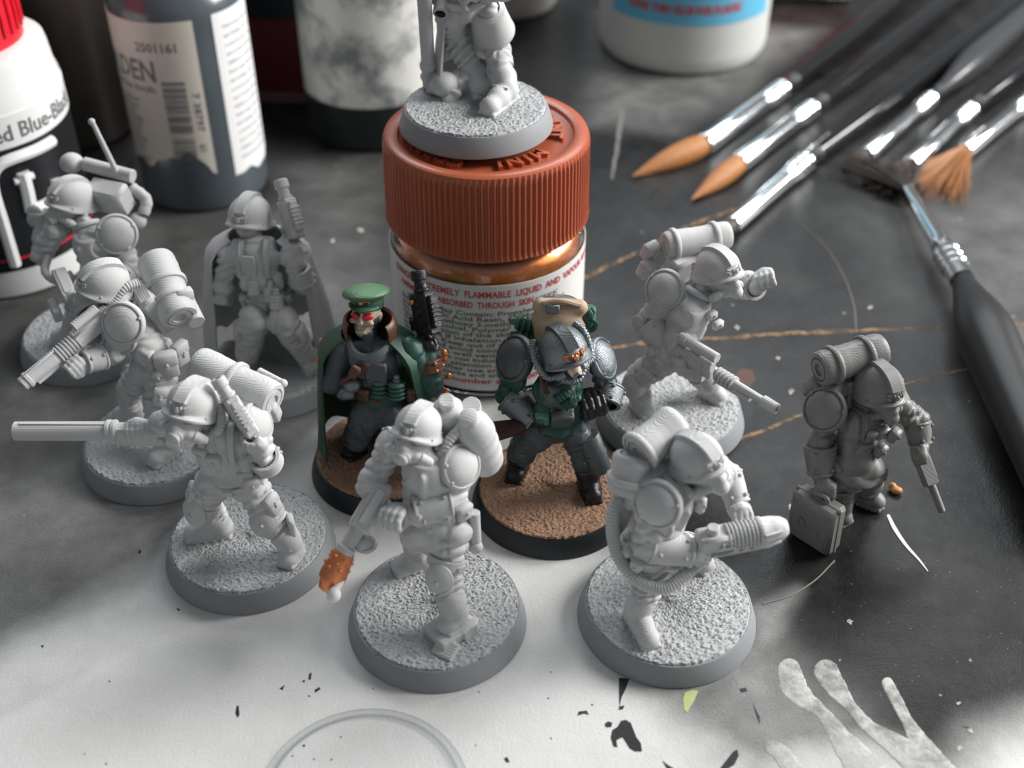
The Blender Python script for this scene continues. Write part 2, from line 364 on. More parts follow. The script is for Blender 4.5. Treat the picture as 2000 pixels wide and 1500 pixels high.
    sp2 = mth('ADD', sp_, mth('MULTIPLY', mth('SUBTRACT', fine, .5), mth('MULTIPLY', mth('MULTIPLY', sp_, mth('SUBTRACT', 1.0, sp_)), 1.7)), True)
    base = N.new('ShaderNodeMix'); base.data_type = 'RGBA'; mr = N.new('ShaderNodeMapRange'); mr.inputs[1].default_value = .35; mr.inputs[2].default_value = .75; L.new(noise(.9, 8, .7), mr.inputs[0])
    L.new(mr.outputs[0], base.inputs[0]); base.inputs[6].default_value = (.006, .006, .0065, 1); base.inputs[7].default_value = (.022, .0215, .021, 1)
    vor = N.new('ShaderNodeTexVoronoi'); vor.inputs['Scale'].default_value = 3.3; L.new(tc.outputs['Object'], vor.inputs['Vector'])           # dust and paint specks
    wn = N.new('ShaderNodeTexWhiteNoise'); L.new(vor.outputs['Position'], wn.inputs['Vector']); rad = mth('MULTIPLY', mth('POWER', wn.outputs['Value'], 6.0), .13)
    sm = mth('MULTIPLY', mth('MULTIPLY', mth('SUBTRACT', rad, mth('ADD', vor.outputs['Distance'], mth('MULTIPLY', mth('SUBTRACT', noise(9), .5), .14))), 40.0, True), .42)
    vor2 = N.new('ShaderNodeTexVoronoi'); vor2.inputs['Scale'].default_value = 14; L.new(tc.outputs['Object'], vor2.inputs['Vector']); wn2 = N.new('ShaderNodeTexWhiteNoise'); L.new(vor2.outputs['Position'], wn2.inputs['Vector'])
    sm2 = mth('MULTIPLY', mth('MULTIPLY', mth('SUBTRACT', mth('MULTIPLY', mth('POWER', wn2.outputs['Value'], 5.0), .22), vor2.outputs['Distance']), 25.0, True), .16)
    dust = N.new('ShaderNodeMix'); dust.data_type = 'RGBA'; L.new(mth('ADD', sm, sm2, True), dust.inputs[0]); L.new(base.outputs[2], dust.inputs[6]); dust.inputs[7].default_value = (.5, .49, .47, 1)
    smudge_sheen = N.new('ShaderNodeMapRange'); smudge_sheen.inputs[1].default_value = .48; smudge_sheen.inputs[2].default_value = .78; smudge_sheen.inputs[4].default_value = .05; L.new(noise(.42, 9, .72), smudge_sheen.inputs[0]); dust_sheen = N.new('ShaderNodeMix'); dust_sheen.data_type = 'RGBA'; L.new(smudge_sheen.outputs[0], dust_sheen.inputs[0]); L.new(dust.outputs[2], dust_sheen.inputs[6]); dust_sheen.inputs[7].default_value = (.6, .59, .57, 1); dust = dust_sheen        # pale smudges that also paint the mat's sheen into its colour
    wc = N.new('ShaderNodeMix'); wc.data_type = 'RGBA'; L.new(noise(2.2, 6), wc.inputs[0]); wc.inputs[6].default_value = (.66, .655, .64, 1); wc.inputs[7].default_value = (.76, .76, .75, 1)
    mx = N.new('ShaderNodeMix'); mx.data_type = 'RGBA'; L.new(sp2, mx.inputs[0]); L.new(dust.outputs[2], mx.inputs[6]); L.new(wc.outputs[2], mx.inputs[7]); L.new(mx.outputs[2], b.inputs['Base Color'])
    rr = N.new('ShaderNodeMapRange'); rr.inputs[3].default_value = .34; rr.inputs[4].default_value = .75; L.new(sp2, rr.inputs[0]); rg = mth('ADD', rr.outputs[0], mth('MULTIPLY', mth('SUBTRACT', noise(3, 6), .5), .25)); L.new(rg, b.inputs['Roughness'])
    bp = N.new('ShaderNodeBump'); bp.inputs['Strength'].default_value = .32; bp.inputs['Distance'].default_value = .02; L.new(mth('ADD', noise(26, 3, .6), mth('MULTIPLY', noise(5, 3), .8)), bp.inputs['Height']); L.new(bp.outputs[0], b.inputs['Normal'])
    me.materials.append(m); o = link(bpy.data.objects.new('table', me)); o['kind'] = 'structure'; return o
TABLE = table()
def flat(name, outline, m, z=.006, thick=.008, bev=.0):
    """a flake or a run of dried paint lying on the table, from its outline"""
    import mathutils
    pts = [at(x, y, 0) for x, y in outline]; pts = [V(p[0], p[1], z) for p in pts]
    ar = sum(a[0]*c[1]-c[0]*a[1] for a, c in zip(pts, pts[1:]+pts[:1]))
    if ar < 0: pts = pts[::-1]
    cen = np.mean(pts, 0); n = len(pts); tri = mathutils.geometry.tessellate_polygon([[Vector(p) for p in pts]]); b = MB()
    nx = [nrm(pts[(i+1) % n]-pts[i-1]) for i in range(n)]; ins = [p+V(-t_[1], t_[0], 0)*bev for p, t_ in zip(pts, nx)]
    vs = [V(p[0], p[1], -.004) for p in pts]+[p-V(0, 0, thick*.35) for p in lerp(np.array(pts), np.array(ins), .35)]+ins; fs = [tuple(i+2*n for i in t) for t in tri]
    fs = [f if np.cross(vs[f[1]]-vs[f[0]], vs[f[2]]-vs[f[0]])[2] > 0 else f[::-1] for f in fs]
    fs += [(i+q*n, (i+1) % n+q*n, (i+1) % n+n+q*n, i+n+q*n) for i in range(n) for q in (0, 1)]
    return b.add(vs, fs).build(name, m, TABLE, 80)
def run(name, pts, ws, m, z=.008, jit=.0, seed=0, bev=.0):
    """a run of paint along a line of pixels with widths"""
    g = np.random.default_rng(seed); n = max(14, len(pts)*7); P = spline(np.array([(x, y, 0) for x, y in pts], float), n)[:, :2]; W = np.interp(np.linspace(0, 1, n), np.linspace(0, 1, len(ws)), ws)
    T = np.gradient(P, axis=0); T /= np.linalg.norm(T, axis=1)[:, None]; Nn = np.stack([-T[:, 1], T[:, 0]], 1); j = lambda: 1+jit*(g.random(n)-.5)
    l = P+Nn*(W*j()/2)[:, None]; r = P-Nn*(W*j()/2)[:, None]; cap = [tuple(P[0]-T[0]*W[0]*.5*math.cos(R(q))+Nn[0]*W[0]*.5*math.sin(R(q))) for q in (-60, -36, -12, 12, 36, 60)]
    return flat(name, [tuple(p) for p in l[::-1]][::-1]+[tuple(p) for p in r[::-1]]+cap, m, z, bev=bev)
def thin_paint(m, lo=.40, hi=.62):
    """dried-thin streaks let the mat show through"""
    nt = m.node_tree; N = nt.nodes; L = nt.links; tc = N.new('ShaderNodeTexCoord'); mp = N.new('ShaderNodeMapping'); mp.inputs['Rotation'].default_value = (0, 0, .9); mp.inputs['Scale'].default_value = (1, 1, 1); L.new(tc.outputs['Object'], mp.inputs[0])
    n = N.new('ShaderNodeTexNoise'); n.inputs['Scale'].default_value = 3.6; n.inputs['Detail'].default_value = 8; n.inputs['Roughness'].default_value = .7; L.new(mp.outputs[0], n.inputs['Vector']); mr = N.new('ShaderNodeMapRange'); mr.inputs[1].default_value = lo; mr.inputs[2].default_value = hi; mr.inputs[3].default_value = .85; mr.inputs[4].default_value = .28
    L.new(n.outputs['Fac'], mr.inputs[0]); L.new(mr.outputs[0], N['Principled BSDF'].inputs['Alpha'])
def marks():
    PW = mat('dried_white_paint', (.60, .59, .56), .5, bump=.3, bscale=14, col2=(.46, .455, .44), nscale=1.6, cth=(.42, .75)); BK = mat('bare_black_mat', (.022, .024, .025), .5, noise=.3, nscale=6, bump=.3, bscale=25)
    TN = mat('scratch_tan', (.28, .17, .09), .7, noise=.5, nscale=5, bump=.4, bscale=20); YG = mat('yellow_green_paint', (.45, .52, .22), .55, noise=.25, nscale=6); HR = mat('pale_hairline', (.20, .19, .175), .5, noise=.3, nscale=6)
    thin_paint(PW); thin_paint(TN, .42, .58); TN.node_tree.nodes['Map Range'].inputs[4].default_value = .1
    run('paint_drip', [(1541, 1308), (1550, 1340), (1572, 1366), (1606, 1392), (1640, 1440), (1700, 1520)], (46, 54, 40, 24, 42, 78), PW, .006, bev=.03, jit=.12, seed=1)
    run('paint_drip', [(1613, 1312), (1632, 1342), (1660, 1378), (1700, 1422), (1770, 1470), (1830, 1520)], (50, 44, 24, 28, 52, 80), PW, .008, bev=.03, jit=.12, seed=2)
    run('paint_drip', [(1733, 1334), (1752, 1370), (1772, 1408), (1800, 1456), (1850, 1520)], (24, 25, 23, 42, 52), PW, .006, bev=.03, jit=.12, seed=3)
    run('paint_drip', [(1506, 1460), (1525, 1472), (1560, 1520)], (28, 36, 40), PW, .006, bev=.03, jit=.12, seed=4)
    CH = [[(1213, 1408), (1222, 1406), (1232, 1412), (1243, 1440), (1252, 1452), (1254, 1468), (1240, 1468), (1230, 1462), (1216, 1440), (1204, 1446), (1206, 1460), (1198, 1458), (1193, 1440), (1196, 1426), (1206, 1420)], [(1181, 1414), (1188, 1409), (1196, 1412), (1194, 1420), (1184, 1421)],
          [(1209, 1324), (1229, 1326), (1222, 1346), (1214, 1362), (1210, 1380), (1209, 1350)], [(1432, 1468), (1440, 1464), (1443, 1476), (1434, 1494), (1414, 1506), (1404, 1504)], [(1294, 1486), (1304, 1494), (1318, 1502), (1304, 1504)], [(984, 1482), (990, 1478), (996, 1488), (990, 1490)],
          [(1210, 1380), (1220, 1378), (1216, 1386), (1208, 1386)], [(604, 1316), (609, 1314), (607, 1328), (602, 1326)], [(614, 1348), (624, 1342), (626, 1346), (616, 1353)], [(462, 1380), (466, 1378), (468, 1396), (464, 1402), (460, 1394)], [(590, 1330), (596, 1328), (594, 1334)], [(546, 1345), (556, 1338), (552, 1348)], [(270, 1076), (276, 1074), (275, 1081), (269, 1081)], [(80, 1260), (86, 1261), (83, 1266)],
          [(1598, 1388), (1606, 1384), (1610, 1394), (1600, 1396)], [(1444, 1346), (1456, 1343), (1460, 1350), (1448, 1353)], [(1470, 1372), (1475, 1384), (1484, 1400), (1484, 1414), (1478, 1400)], [(1130, 1390), (1146, 1388), (1150, 1396), (1140, 1394), (1128, 1398)], [(1154, 1375), (1159, 1376), (1157, 1379)], [(1880, 1418), (1892, 1420), (1888, 1423)], [(590, 1456), (596, 1454), (595, 1460)], [(611, 1482), (615, 1481), (614, 1485)], [(345, 1188), (352, 1190), (348, 1194)]]
    for c in CH: flat('paint_chip', c, BK, .004)
    g = np.random.default_rng(5)
    for i in range(16):
        x, y = g.uniform(150, 1300), g.uniform(1230, 1490); l, a = g.uniform(2, 6), g.uniform(0, 3.14); ca, sa = math.cos(a), math.sin(a); flat('paint_chip', [(x, y), (x+l*ca, y+l*sa), (x+l*.9*ca-2*sa, y+l*.9*sa+2*ca), (x-1.5*sa, y+1.8*ca)], BK, .004)
    flat('paint_smear', [(1338, 1352), (1352, 1348), (1364, 1350), (1354, 1372), (1348, 1380), (1342, 1392), (1336, 1386), (1334, 1366)], YG, .004)
    run('tan_scratch', [(1120, 552), (1180, 524), (1250, 490), (1345, 442), (1440, 408)], (6, 8, 5, 7, 6), TN, .004, jit=.9, seed=6); run('tan_scratch', [(1150, 688), (1270, 668), (1400, 660), (1560, 651), (1700, 645), (1840, 640), (2060, 632)], (5, 7, 6, 8, 6, 5, 7), TN, .004, jit=.9, seed=7)
    run('tan_scratch', [(1440, 858), (1500, 838), (1560, 812), (1640, 790), (1780, 746), (1900, 718)], (6, 8, 6, 5, 4, 4), TN, .004, jit=.9, seed=8); run('tan_scratch', [(1215, 215), (1205, 290), (1195, 350)], (5, 7, 3), HR, .004, jit=.9, seed=9)
    run('hairline', [(1735, 1008), (1748, 1034), (1770, 1066), (1795, 1094), (1812, 1116)], (6, 8, 6, 4, 2), mat('pale_flake', (.6, .59, .57), .4), .01, seed=1)
    c = ground([(1395, 850)])[0]; b = MB(); A = [(1490, 1180), (1540, 1165), (1590, 1135), (1630, 1095)]; b.tube([V(*ground([p])[0], .004) for p in A], .012, 5, sub=6); b.build('scored_line', HR, TABLE)
    b = MB(); b.tube([V(*ground([p])[0], .003) for p in ((1570, 440), (1615, 485), (1650, 545), (1668, 600), (1672, 650))], .010, 5, sub=6); b.build('scored_line', HR, TABLE)
    for x, y, r in ((1545, 990, 9), (1660, 1215, 8), (1745, 955, 10), (1722, 990, 8), (1640, 1290, 4), (1836, 1358, 5), (1872, 1374, 6), (1896, 1428, 7), (1874, 1462, 8), (1545, 765, 8), (1240, 1050, 5), (1520, 700, 6), (1700, 600, 7), (1895, 1290, 5), (1440, 640, 7), (705, 450, 9), (560, 430, 8), (650, 470, 6)):
        flat('paint_speck', [(x+r*math.cos(t+.3*x)*(.7+.3*math.sin(3*t+y)), y+.8*r*math.sin(t+.3*x)*(.7+.3*math.cos(2*t+x))) for t in np.linspace(0, 5.6, 9)], PW if r > 5 else HR, .006)
    OR = mat('orange_crumb', (.50, .22, .07), .5, noise=.3)
    k = Clay(.02); c = at(1752, 958, .06); k.ell(c, (.09, .07, .06)).ell(c+V(-.06, .08, .02), (.06, .05, .07)); tag(k.build('paint_crumb', OR), 'small orange crumb of dried paint beside the dark resin trooper', 'paint crumb')
    flat('red_stain', [(1448, 720), (1470, 722), (1476, 742), (1462, 758), (1440, 750), (1436, 732)], mat('rust_stain', (.085, .04, .032), .6), .004)
marks()
def clear_disc():
    c = at(728, 1386, 0); c = V(c[0], c[1]-1.30, 0); m = bpy.data.materials.new('clear_acrylic'); m.use_nodes = True; N = m.node_tree.nodes; L = m.node_tree.links; N.remove(N['Principled BSDF'])
    tr = N.new('ShaderNodeBsdfTransparent'); tr.inputs[0].default_value = (.985, .988, .99, 1); gl = N.new('ShaderNodeBsdfGlossy'); gl.inputs['Roughness'].default_value = .10; lw = N.new('ShaderNodeLayerWeight'); lw.inputs[0].default_value = .3; fr = N.new('ShaderNodeMapRange'); fr.inputs[3].default_value = .0; fr.inputs[4].default_value = .55; pw = N.new('ShaderNodeMath'); pw.operation = 'POWER'; pw.inputs[1].default_value = 3; L.new(lw.outputs['Facing'], pw.inputs[0]); L.new(pw.outputs[0], fr.inputs[0]); ms = N.new('ShaderNodeMixShader'); L.new(fr.outputs[0], ms.inputs[0]); L.new(tr.outputs[0], ms.inputs[1]); L.new(gl.outputs[0], ms.inputs[2]); L.new(ms.outputs[0], N['Material Output'].inputs[0])
    nz = N.new('ShaderNodeTexNoise'); nz.inputs['Scale'].default_value = 16; bp = N.new('ShaderNodeBump'); bp.inputs['Strength'].default_value = .4; bp.inputs['Distance'].default_value = .02; L.new(nz.outputs['Fac'], bp.inputs['Height']); L.new(bp.outputs[0], gl.inputs['Normal']); L.new(bp.outputs[0], lw.inputs['Normal'])
    def tint(name, c_):
        q = m.copy(); q.name = name; [n for n in q.node_tree.nodes if n.type == 'BSDF_TRANSPARENT'][0].inputs[0].default_value = (*c_, 1); return q
    g, g2 = tint('clear_rim', (.90, .905, .90)), tint('rim_edge', (.66, .69, .72))
    o = empty('clear_disc', c, 'clear round plastic disc lying flat at the front edge', 'plastic disc'); MB().lathe((0, 0, 0), (0, 0, 1), [(0, .03), (1.16, .03)], 96).build('disc_sheet', m, o)
    MB().lathe((0, 0, 0), (0, 0, 1), [(1.215, .032), (1.23, .045), (1.285, .045), (1.30, .012)], 160).build('rim', g, o, 60); MB().lathe((0, 0, 0), (0, 0, 1), [(1.165, .031), (1.19, .036), (1.212, .033)], 160).build('rim_step', g2, o, 60); MB().lathe((0, 0, 0), (0, 0, 1), [(1.302, .012), (1.312, .006)], 160).build('rim_edge', g2, o, 60)
clear_disc()
DOT = {}
def dots(name, pts, r, m, parent):
    key = (m.name, name)
    if key not in DOT: o = MB().ell((0, 0, 0), 1, seg=10, rings=6).build(name, m); DOT[key] = o.data; bpy.data.objects.remove(o)
    for p in pts:
        o = link(bpy.data.objects.new(name, DOT[key]), parent); o.location = p; o.scale = (r, r, r)
# ---------------------------------------------------------------- miniature kit: pieces a resin trooper is made of
SAND_ME = {}
def sand_mesh(rad, seed=3):
    if seed in SAND_ME: return SAND_ME[seed]
    nr, na = 88, 330; g = np.random.default_rng(seed); vs = [(0, 0, 0)]; fs = []
    from mathutils import noise as mn
    for i in range(1, nr+1):
        r = rad*i/nr
        for j in range(na):
            a = 2*math.pi*(j+.5*(i % 2))/na; rr = r+(g.uniform(-.012, .012) if i < nr-1 else (g.uniform(-.02, .006) if i == nr-1 else 0))
            x, y = rr*math.cos(a), rr*math.sin(a); p = Vector((x*16, y*16, seed*3.1)); q = Vector((x*31, y*31, seed*7.7))
            h = .012*mn.noise(p)+.024*max(mn.noise(q), -.2)+.006*g.uniform(-1, 1)+.010*mn.noise(Vector((x*2.3, y*2.3, seed)))
            vs.append((x, y, h if i < nr else -.06))
    for j in range(na): fs.append((0, 1+j, 1+(j+1) % na))
    for i in range(nr-1):
        for j in range(na):
            a = 1+i*na+j; b = 1+i*na+(j+1) % na; fs.append((a, a+na, b+na, b))
    me = bpy.data.meshes.new('sand_top'); me.from_pydata(vs, [], fs); me.polygons.foreach_set('use_smooth', np.ones(len(me.polygons), bool)); me.update()
    SAND_ME[seed] = me; return me
def round_base(root, m_rim, m_top, z0=0, rot=0, seed=3):
    b = MB().lathe((0, 0, z0), (0, 0, 1), [(0, .0), (1.235, 0), (1.25, .015), (1.245, .05), (1.165, .305), (1.15, .325), (1.12, .325), (0, .31)], 96).build('round_base', m_rim, root, 30)
    me = sand_mesh(1.135, seed)
    if not me.materials: me.materials.append(m_top)
    o = link(bpy.data.objects.new('sand_top', me), b); o.location = (0, 0, z0+.352); o.rotation_euler = (0, 0, rot); o.material_slots[0].link = 'OBJECT'; o.material_slots[0].material = m_top; return b
def helmet(root, c, F, m, s=1.0, m_badge=None, m_crest=None, badge=True):
    rx, ry, rz = .315*s, .365*s, .31*s; NA = 48; rows = []
    def pt(a, v, off=0.0):
        ca, sa = math.cos(a), math.sin(a)                   # a = 90 deg is the brow
        if v <= 1:
            t = v*R(90); p = V((rx+off)*ca*math.sin(t), (ry+off)*sa*math.sin(t), (rz+off)*math.cos(t)**.92 if t < R(89.9) else 0)
        else:
            u = v-1; fr = max(sa, 0)**1.5; bk = max(-sa, 0)**1.2; drop = -.02*s-.115*s*(1-fr)*abs(ca)**.4-.10*s*bk
            fl = (.03+.045*fr+.06*bk)*s*u**2.2
            p = V((rx+off+fl)*ca, (ry+off+fl)*sa, drop*u+.012*s*math.sin(u*3)*fr)
        return p
    for v in list(np.linspace(.001, 1, 13))+[1.2, 1.4, 1.6, 1.8, 2.0]: rows.append([pt(2*math.pi*i/NA, v) for i in range(NA)])
    rows.append([pt(2*math.pi*i/NA, 2.0)-V(0, 0, .03*s) for i in range(NA)])
    for v in (2.0, 1.6, 1.0, .6, .2): rows.append([pt(2*math.pi*i/NA, v, -.045*s)-V(0, 0, .025*s) for i in range(NA)])
    vs = np.array([p for r in rows for p in r]); fs = []
    for i in range(len(rows)-1):
        for j in range(NA):
            a = i*NA+j; b = i*NA+(j+1) % NA; fs.append((a, a+NA, b+NA, b))
    fs.append(tuple(range(NA))); vs = vs@F.T+c
    h = MB().add(vs, fs).build('helmet', m, root, 42)
    b = MB(); n = 16; w = .085*s; q = []
    for i in range(n+1):
        th = R(62)-R(122)*i/n; e = .045*s*(min(1, (n-i)/3, 1)) if i else .05*s
        for off, ww in ((-.01, w*1.08), (e, w), (e, -w), (-.01, -w*1.08)):
            q.append(V(ww, (ry+off)*math.sin(th), (rz+off)*math.cos(th)))
    f = []
    for i in range(n):
        for j in range(3): f.append((i*4+j, i*4+j+1, i*4+5+j, i*4+4+j))
    f += [(3, 2, 1, 0), (n*4, n*4+1, n*4+2, n*4+3)]
    b.add(np.array(q)@F.T+c, f).build('crest', m_crest or m, h, 25)
    if badge:
        b = MB(); cz = .06*s; y0 = ry*.985
        def on(x, z, o=.0): return c+F@V(x, math.sqrt(max(0, 1-(x/rx)**2-(z/rz)**2))*(ry+o)+o*.3, z)
        b.ell(on(0, cz, .02), V(.038, .03, .05)*s, F, 10, 6)
        for sg in (-1, 1):
            b.ell(on(sg*.045*s, cz+.03*s, .02), V(.022, .022, .026)*s, F, 8, 5)
            for k, (x, z, l) in enumerate(((.09, .028, .05), (.10, -.004, .045), (.095, -.03, .03))):
                p = on(sg*x*s, cz+z*s, .015); qn = on(sg*(x+l)*s, cz+(z+.02)*s, .012); b.tube([p, lerp(p, qn, .5), qn], .017*s, 6)
        b.build('badge', m_badge or m, h)
    dots('rivet', [c+F@V(sg*(rx+.012)*math.cos(R(a)), (ry+.012)*math.sin(R(a)), z*s) for sg in (-1, 1) for a, z in ((25, -.06), (-30, -.08))], .022*s, m, h)
    return h
def gas_mask(root, c, F, m, s=1.0, can=True, m_lens=None, side_hose=True):
    k = Clay(.014); L = lambda x, y, z: c+F@V(x, y+.05, z-.03)*s
    s *= 1.08; k.ell(L(0, .02, -.10), V(.225, .25, .26)*s, F, .02)                       # face piece
    k.ell(L(0, .215, -.12), V(.07, .09, .12)*s, F, .06).cap(L(0, .22, -.02), L(0, .30, -.14), .05*s, .075*s, .05)
    k.cap(L(0, .22, -.20), L(0, .31, -.24), .115*s, .10*s, .03)               # snout
    for sg in (-1, 1):
        k.ell(L(sg*.115, .215, -.035), V(.078, .075, .062)*s, F, .02, 0, 's')
        k.ell(L(sg*.112, .185, -.035), V(.06, .06, .05)*s, F, .006, 1)
        k.cap(L(sg*.12, .20, -.24), L(sg*.20, .16, -.27), .065*s, .06*s, .025)
    k.ell(L(0, .05, -.30), V(.17, .19, .10)*s, F, .04)
    o = k.build('gas_mask', [m, m_lens or m], root)
    b = MB()
    if can:
        b.cyl(L(0, .28, -.235), L(0, .375, -.275), .098*s, .092*s, 20, .012, bore=.06*s, bdepth=.03*s); b.ell(L(0, .365, -.27), .032*s, F, 10, 6)
        b.lathe(L(0, .295, -.24), L(0, .375, -.275)-L(0, .28, -.235), [(.095*s, 0), (.112*s, .01), (.112*s, .03), (.095*s, .04)], 20)
        b.build('filter', m, o)
    if side_hose:
        for sg in (-1, 1): MB().cyl(L(sg*.17, .18, -.25), L(sg*.27, .12, -.30), .072*s, .068*s, 14, .012).ell(L(sg*.275, .11, -.30), .06*s, F, 10, 7).build('side_canister', m, o)
    return o
def hose(root, pts, r, ribs, m, name='ribbed_hose', amp=.14): return MB().tube(pts, r, 12, ribs=ribs, amp=amp).build(name, m, root, 180)
def pauldron(root, c, axis, m, s=1.0, ref=(0, 0, 1), sx=1.0, rim=True, m_rivet=None):
    pr = [(0, .135), (.10, .128), (.19, .102), (.255, .058), (.282, .024), (.287, .034), (.298, .044), (.314, .040), (.328, .018), (.334, -.03), (.322, -.075), (.295, -.085), (.255, -.03), (.15, .06), (0, .09)]
    o = MB().lathe(c, axis, [(r*s, h*s) for r, h in pr], 40, sx=sx, ref=ref).build('shoulder_pad', m, root, 50)
    a = nrm(axis); x = nrm(np.asarray(ref)-a*np.dot(ref, a)); y = np.cross(a, x)
    dots('rivet', [c+(x*math.cos(R(t))*sx+y*math.sin(R(t)))*.285*s+a*.045*s for t in (60, 115, -70)], .026, m_rivet or m, o); return o
def vambrace(root, a, b, ra, rb, m, rv=(0, 0, 1), m_rivet=None):
    a = np.asarray(a); b = np.asarray(b); L = np.linalg.norm(b-a); d = (b-a)/L
    pr = [(ra-.02, 0), (ra+.03, 0), (ra+.04, .012), (ra+.04, .03), (ra+.026, .042), (lerp(ra, rb, .5)+.03, L*.5), (rb+.024, L-.045), (rb+.036, L-.035), (rb+.036, L-.01), (rb+.028, L), (rb-.02, L)]
    o = MB().lathe(a, d, pr, 28).build('vambrace', m, root, 35); x = nrm(np.asarray(rv)-d*np.dot(rv, d)); y = np.cross(d, x)
    dots('rivet', [lerp(a, b, h)+(x*math.cos(R(t))+y*math.sin(R(t)))*(lerp(ra, rb, h)+.034) for t in (20, -50, 90) for h in (.2, .8)], .03, m_rivet or m, o); return o
def knee_pad(root, c, axis, m, s=.55, ref=(0, 0, 1)):
    pr = [(0, .17), (.12, .16), (.22, .12), (.29, .06), (.315, .03), (.33, .02), (.33, -.02), (.30, -.03), (.2, .04), (0, .08)]
    o = MB().lathe(c, axis, [(r*s, h*s) for r, h in pr], 26, sx=1.2, ref=ref).build('knee_pad', m, root, 40)
    MB().ell(c+nrm(axis)*.17*s, .035, seg=10, rings=6).build('rivet', m, o); return o
def pouch(root, c, F, h, m, flap=True, buckle=True):
    o = MB().box(c, h, F, .03).build('pouch', m, root, 50)
    if flap:
        b = MB().box(c+F@V(0, h[1]*.12, h[2]*.55), V(h[0]*1.07, h[1]*1.06, h[2]*.5), F, .025)
        b.build('flap', m, o, 50)
    if buckle: MB().box(c+F@V(0, h[1]*1.22, h[2]*.05), V(h[0]*.2, .016, h[2]*.22), F, .008).ell(c+F@V(0, h[1]*1.25, h[2]*.25), .022, F, 8, 6).build('buckle', m, o)
    return o
def roll(root, a, b, r, m, name='bedroll', straps=(.18, .8), m_strap=None, bulge=.03):
    a = np.asarray(a); b = np.asarray(b); L = np.linalg.norm(b-a); d = (b-a)/L; pr = [(0, .02), (r*.35, .03), (r*.37, 0), (r*.62, .0), (r*.64, .025), (r*.7, .025), (r*.72, 0), (r*.93, .01), (r, .05)]
    for t in np.linspace(.08, .92, 15): pr.append((r*(1+bulge*math.sin(t*9)+.012*math.sin(t*40)), L*t))
    pr += [(r, L-.05), (r*.93, L-.01), (r*.72, L), (r*.7, L-.025), (r*.64, L-.025), (r*.62, L), (r*.37, L), (r*.35, L-.03), (0, L-.02)]
    o = MB().lathe(a, d, pr, 32).build(name, m, root, 50)
    for t in straps:
        MB().lathe(a+d*(L*t-.04), d, [(r*.95, 0), (r+.03, 0), (r+.04, .012), (r+.04, .068), (r+.03, .08), (r*.95, .08)], 32).build('strap', m_strap or m, o, 40)
    return o
def fist(k, c, g, d, rr=.06, m=0, flip=1, s=1.0, wr=None):
    """five fingers closed round a bar: c on the bar, g along it, d from the bar to the palm"""
    c = np.asarray(c); g = nrm(g); d = nrm(np.asarray(d)-g*np.dot(d, g)); e = np.cross(g, d)*flip
    k.box(c+d*(rr+.05)*s, (.075*s, .135*s, .06*s), np.stack([e, g, d], 1), .05*s, .03, m)
    for j, (ln, fr) in enumerate(((205, .041), (222, .044), (215, .042), (195, .037))):
        o = c+g*(j-1.5)*.071*s; P = [o+((rr+fr+(.01 if t < 60 else 0))*s)*(math.cos(R(t))*d+math.sin(R(t))*e) for t in np.linspace(35, ln, 5)]
        k.chain(P, [fr*s, fr*1.06*s, fr*.98*s, fr*.98*s, fr*.86*s], .010, m)
        k.ell(P[1], fr*1.12*s, k=.01, m=m)
    o = c-g*.115*s; P = [o+((rr+.05)*s)*(math.cos(R(t))*d+math.sin(R(t))*e)+g*u*s for t, u in ((-15, 0), (-60, .0), (-105, .03), (-150, .06))]
    k.chain(P, [.055*s, .05*s, .045*s, .038*s], .012, m)
    if wr is not None: k.cap(wr, c+d*(rr+.06)*s, .105*s, .085*s, .05, m)
def boot(k, an, toe, zs, m=0, shaft=None, s=1.0):
    an = np.asarray(an); toe = np.asarray(toe); f = nrm((toe-an)*V(1, 1, 0)); hl = V(an[0], an[1], zs+.15*s)-f*.05*s; tp = V(toe[0], toe[1], zs+.115*s)-f*.10*s
    k.cap(hl, lerp(hl, tp, .55)+V(0, 0, .02), .155*s, .15*s, .05, m).cap(lerp(hl, tp, .5), tp, .155*s, .13*s, .05, m)
    if shaft is not None:                                                      # boot leg with a rolled top
        tpz = lerp(an, shaft, .24); k.cap(tpz, an, .185*s, .165*s, .012, m).cap(tpz, lerp(tpz, an, .12), .205*s, .2*s, .012, m)
        sd = nrm(np.cross(f, V(0, 0, 1)))
        for t in np.linspace(.3, 1.0, 3): q = lerp(tpz, an, t)+f*.155*s; k.cap(q-sd*.08*s, q+sd*.08*s-V(0, 0, .03), .02, None, .012, m)
    k.cap(an+V(0, 0, .04), hl, .165*s, .155*s, .06, m)
    k.ell(tp+V(0, 0, -.005), (.15*s, .15*s, .12*s), k=.03, m=m)                           # toe cap
    F = np.stack([np.cross(f, V(0, 0, 1)), f, V(0, 0, 1)], 1); mid = V(*((hl+tp)/2)[:2], zs+.03); L = np.linalg.norm((tp-hl)[:2])/2
    k.box(mid, (.145*s, L+.135*s, .045), F, .04, .012, m)
    for t in np.linspace(-1, 1, 6):                                            # lugs of the sole
        k.box(mid+f*t*(L+.09*s)-V(0, 0, .012), (.158*s*(1-.25*max(0, t)**3), .022, .03), F, .012, .008, m)
    lace = lerp(hl, tp, .42)+V(0, 0, .15*s)
    k.cap(lace-F[:, 0]*.12*s, lace+F[:, 0]*.12*s, .022, None, .02, m)
def arm(k, sh, el, wr, m=0, s=1.0, ph=0.0):
    k.cap(sh, el, .185*s, .15*s, .06, m, (3.7, .030, .1+ph, .9)).cap(el, wr, .155*s, .11*s, .05, m, (4.1, .026, .4+ph, 1.0)); k.ell(el, .168*s, k=.05, m=m)
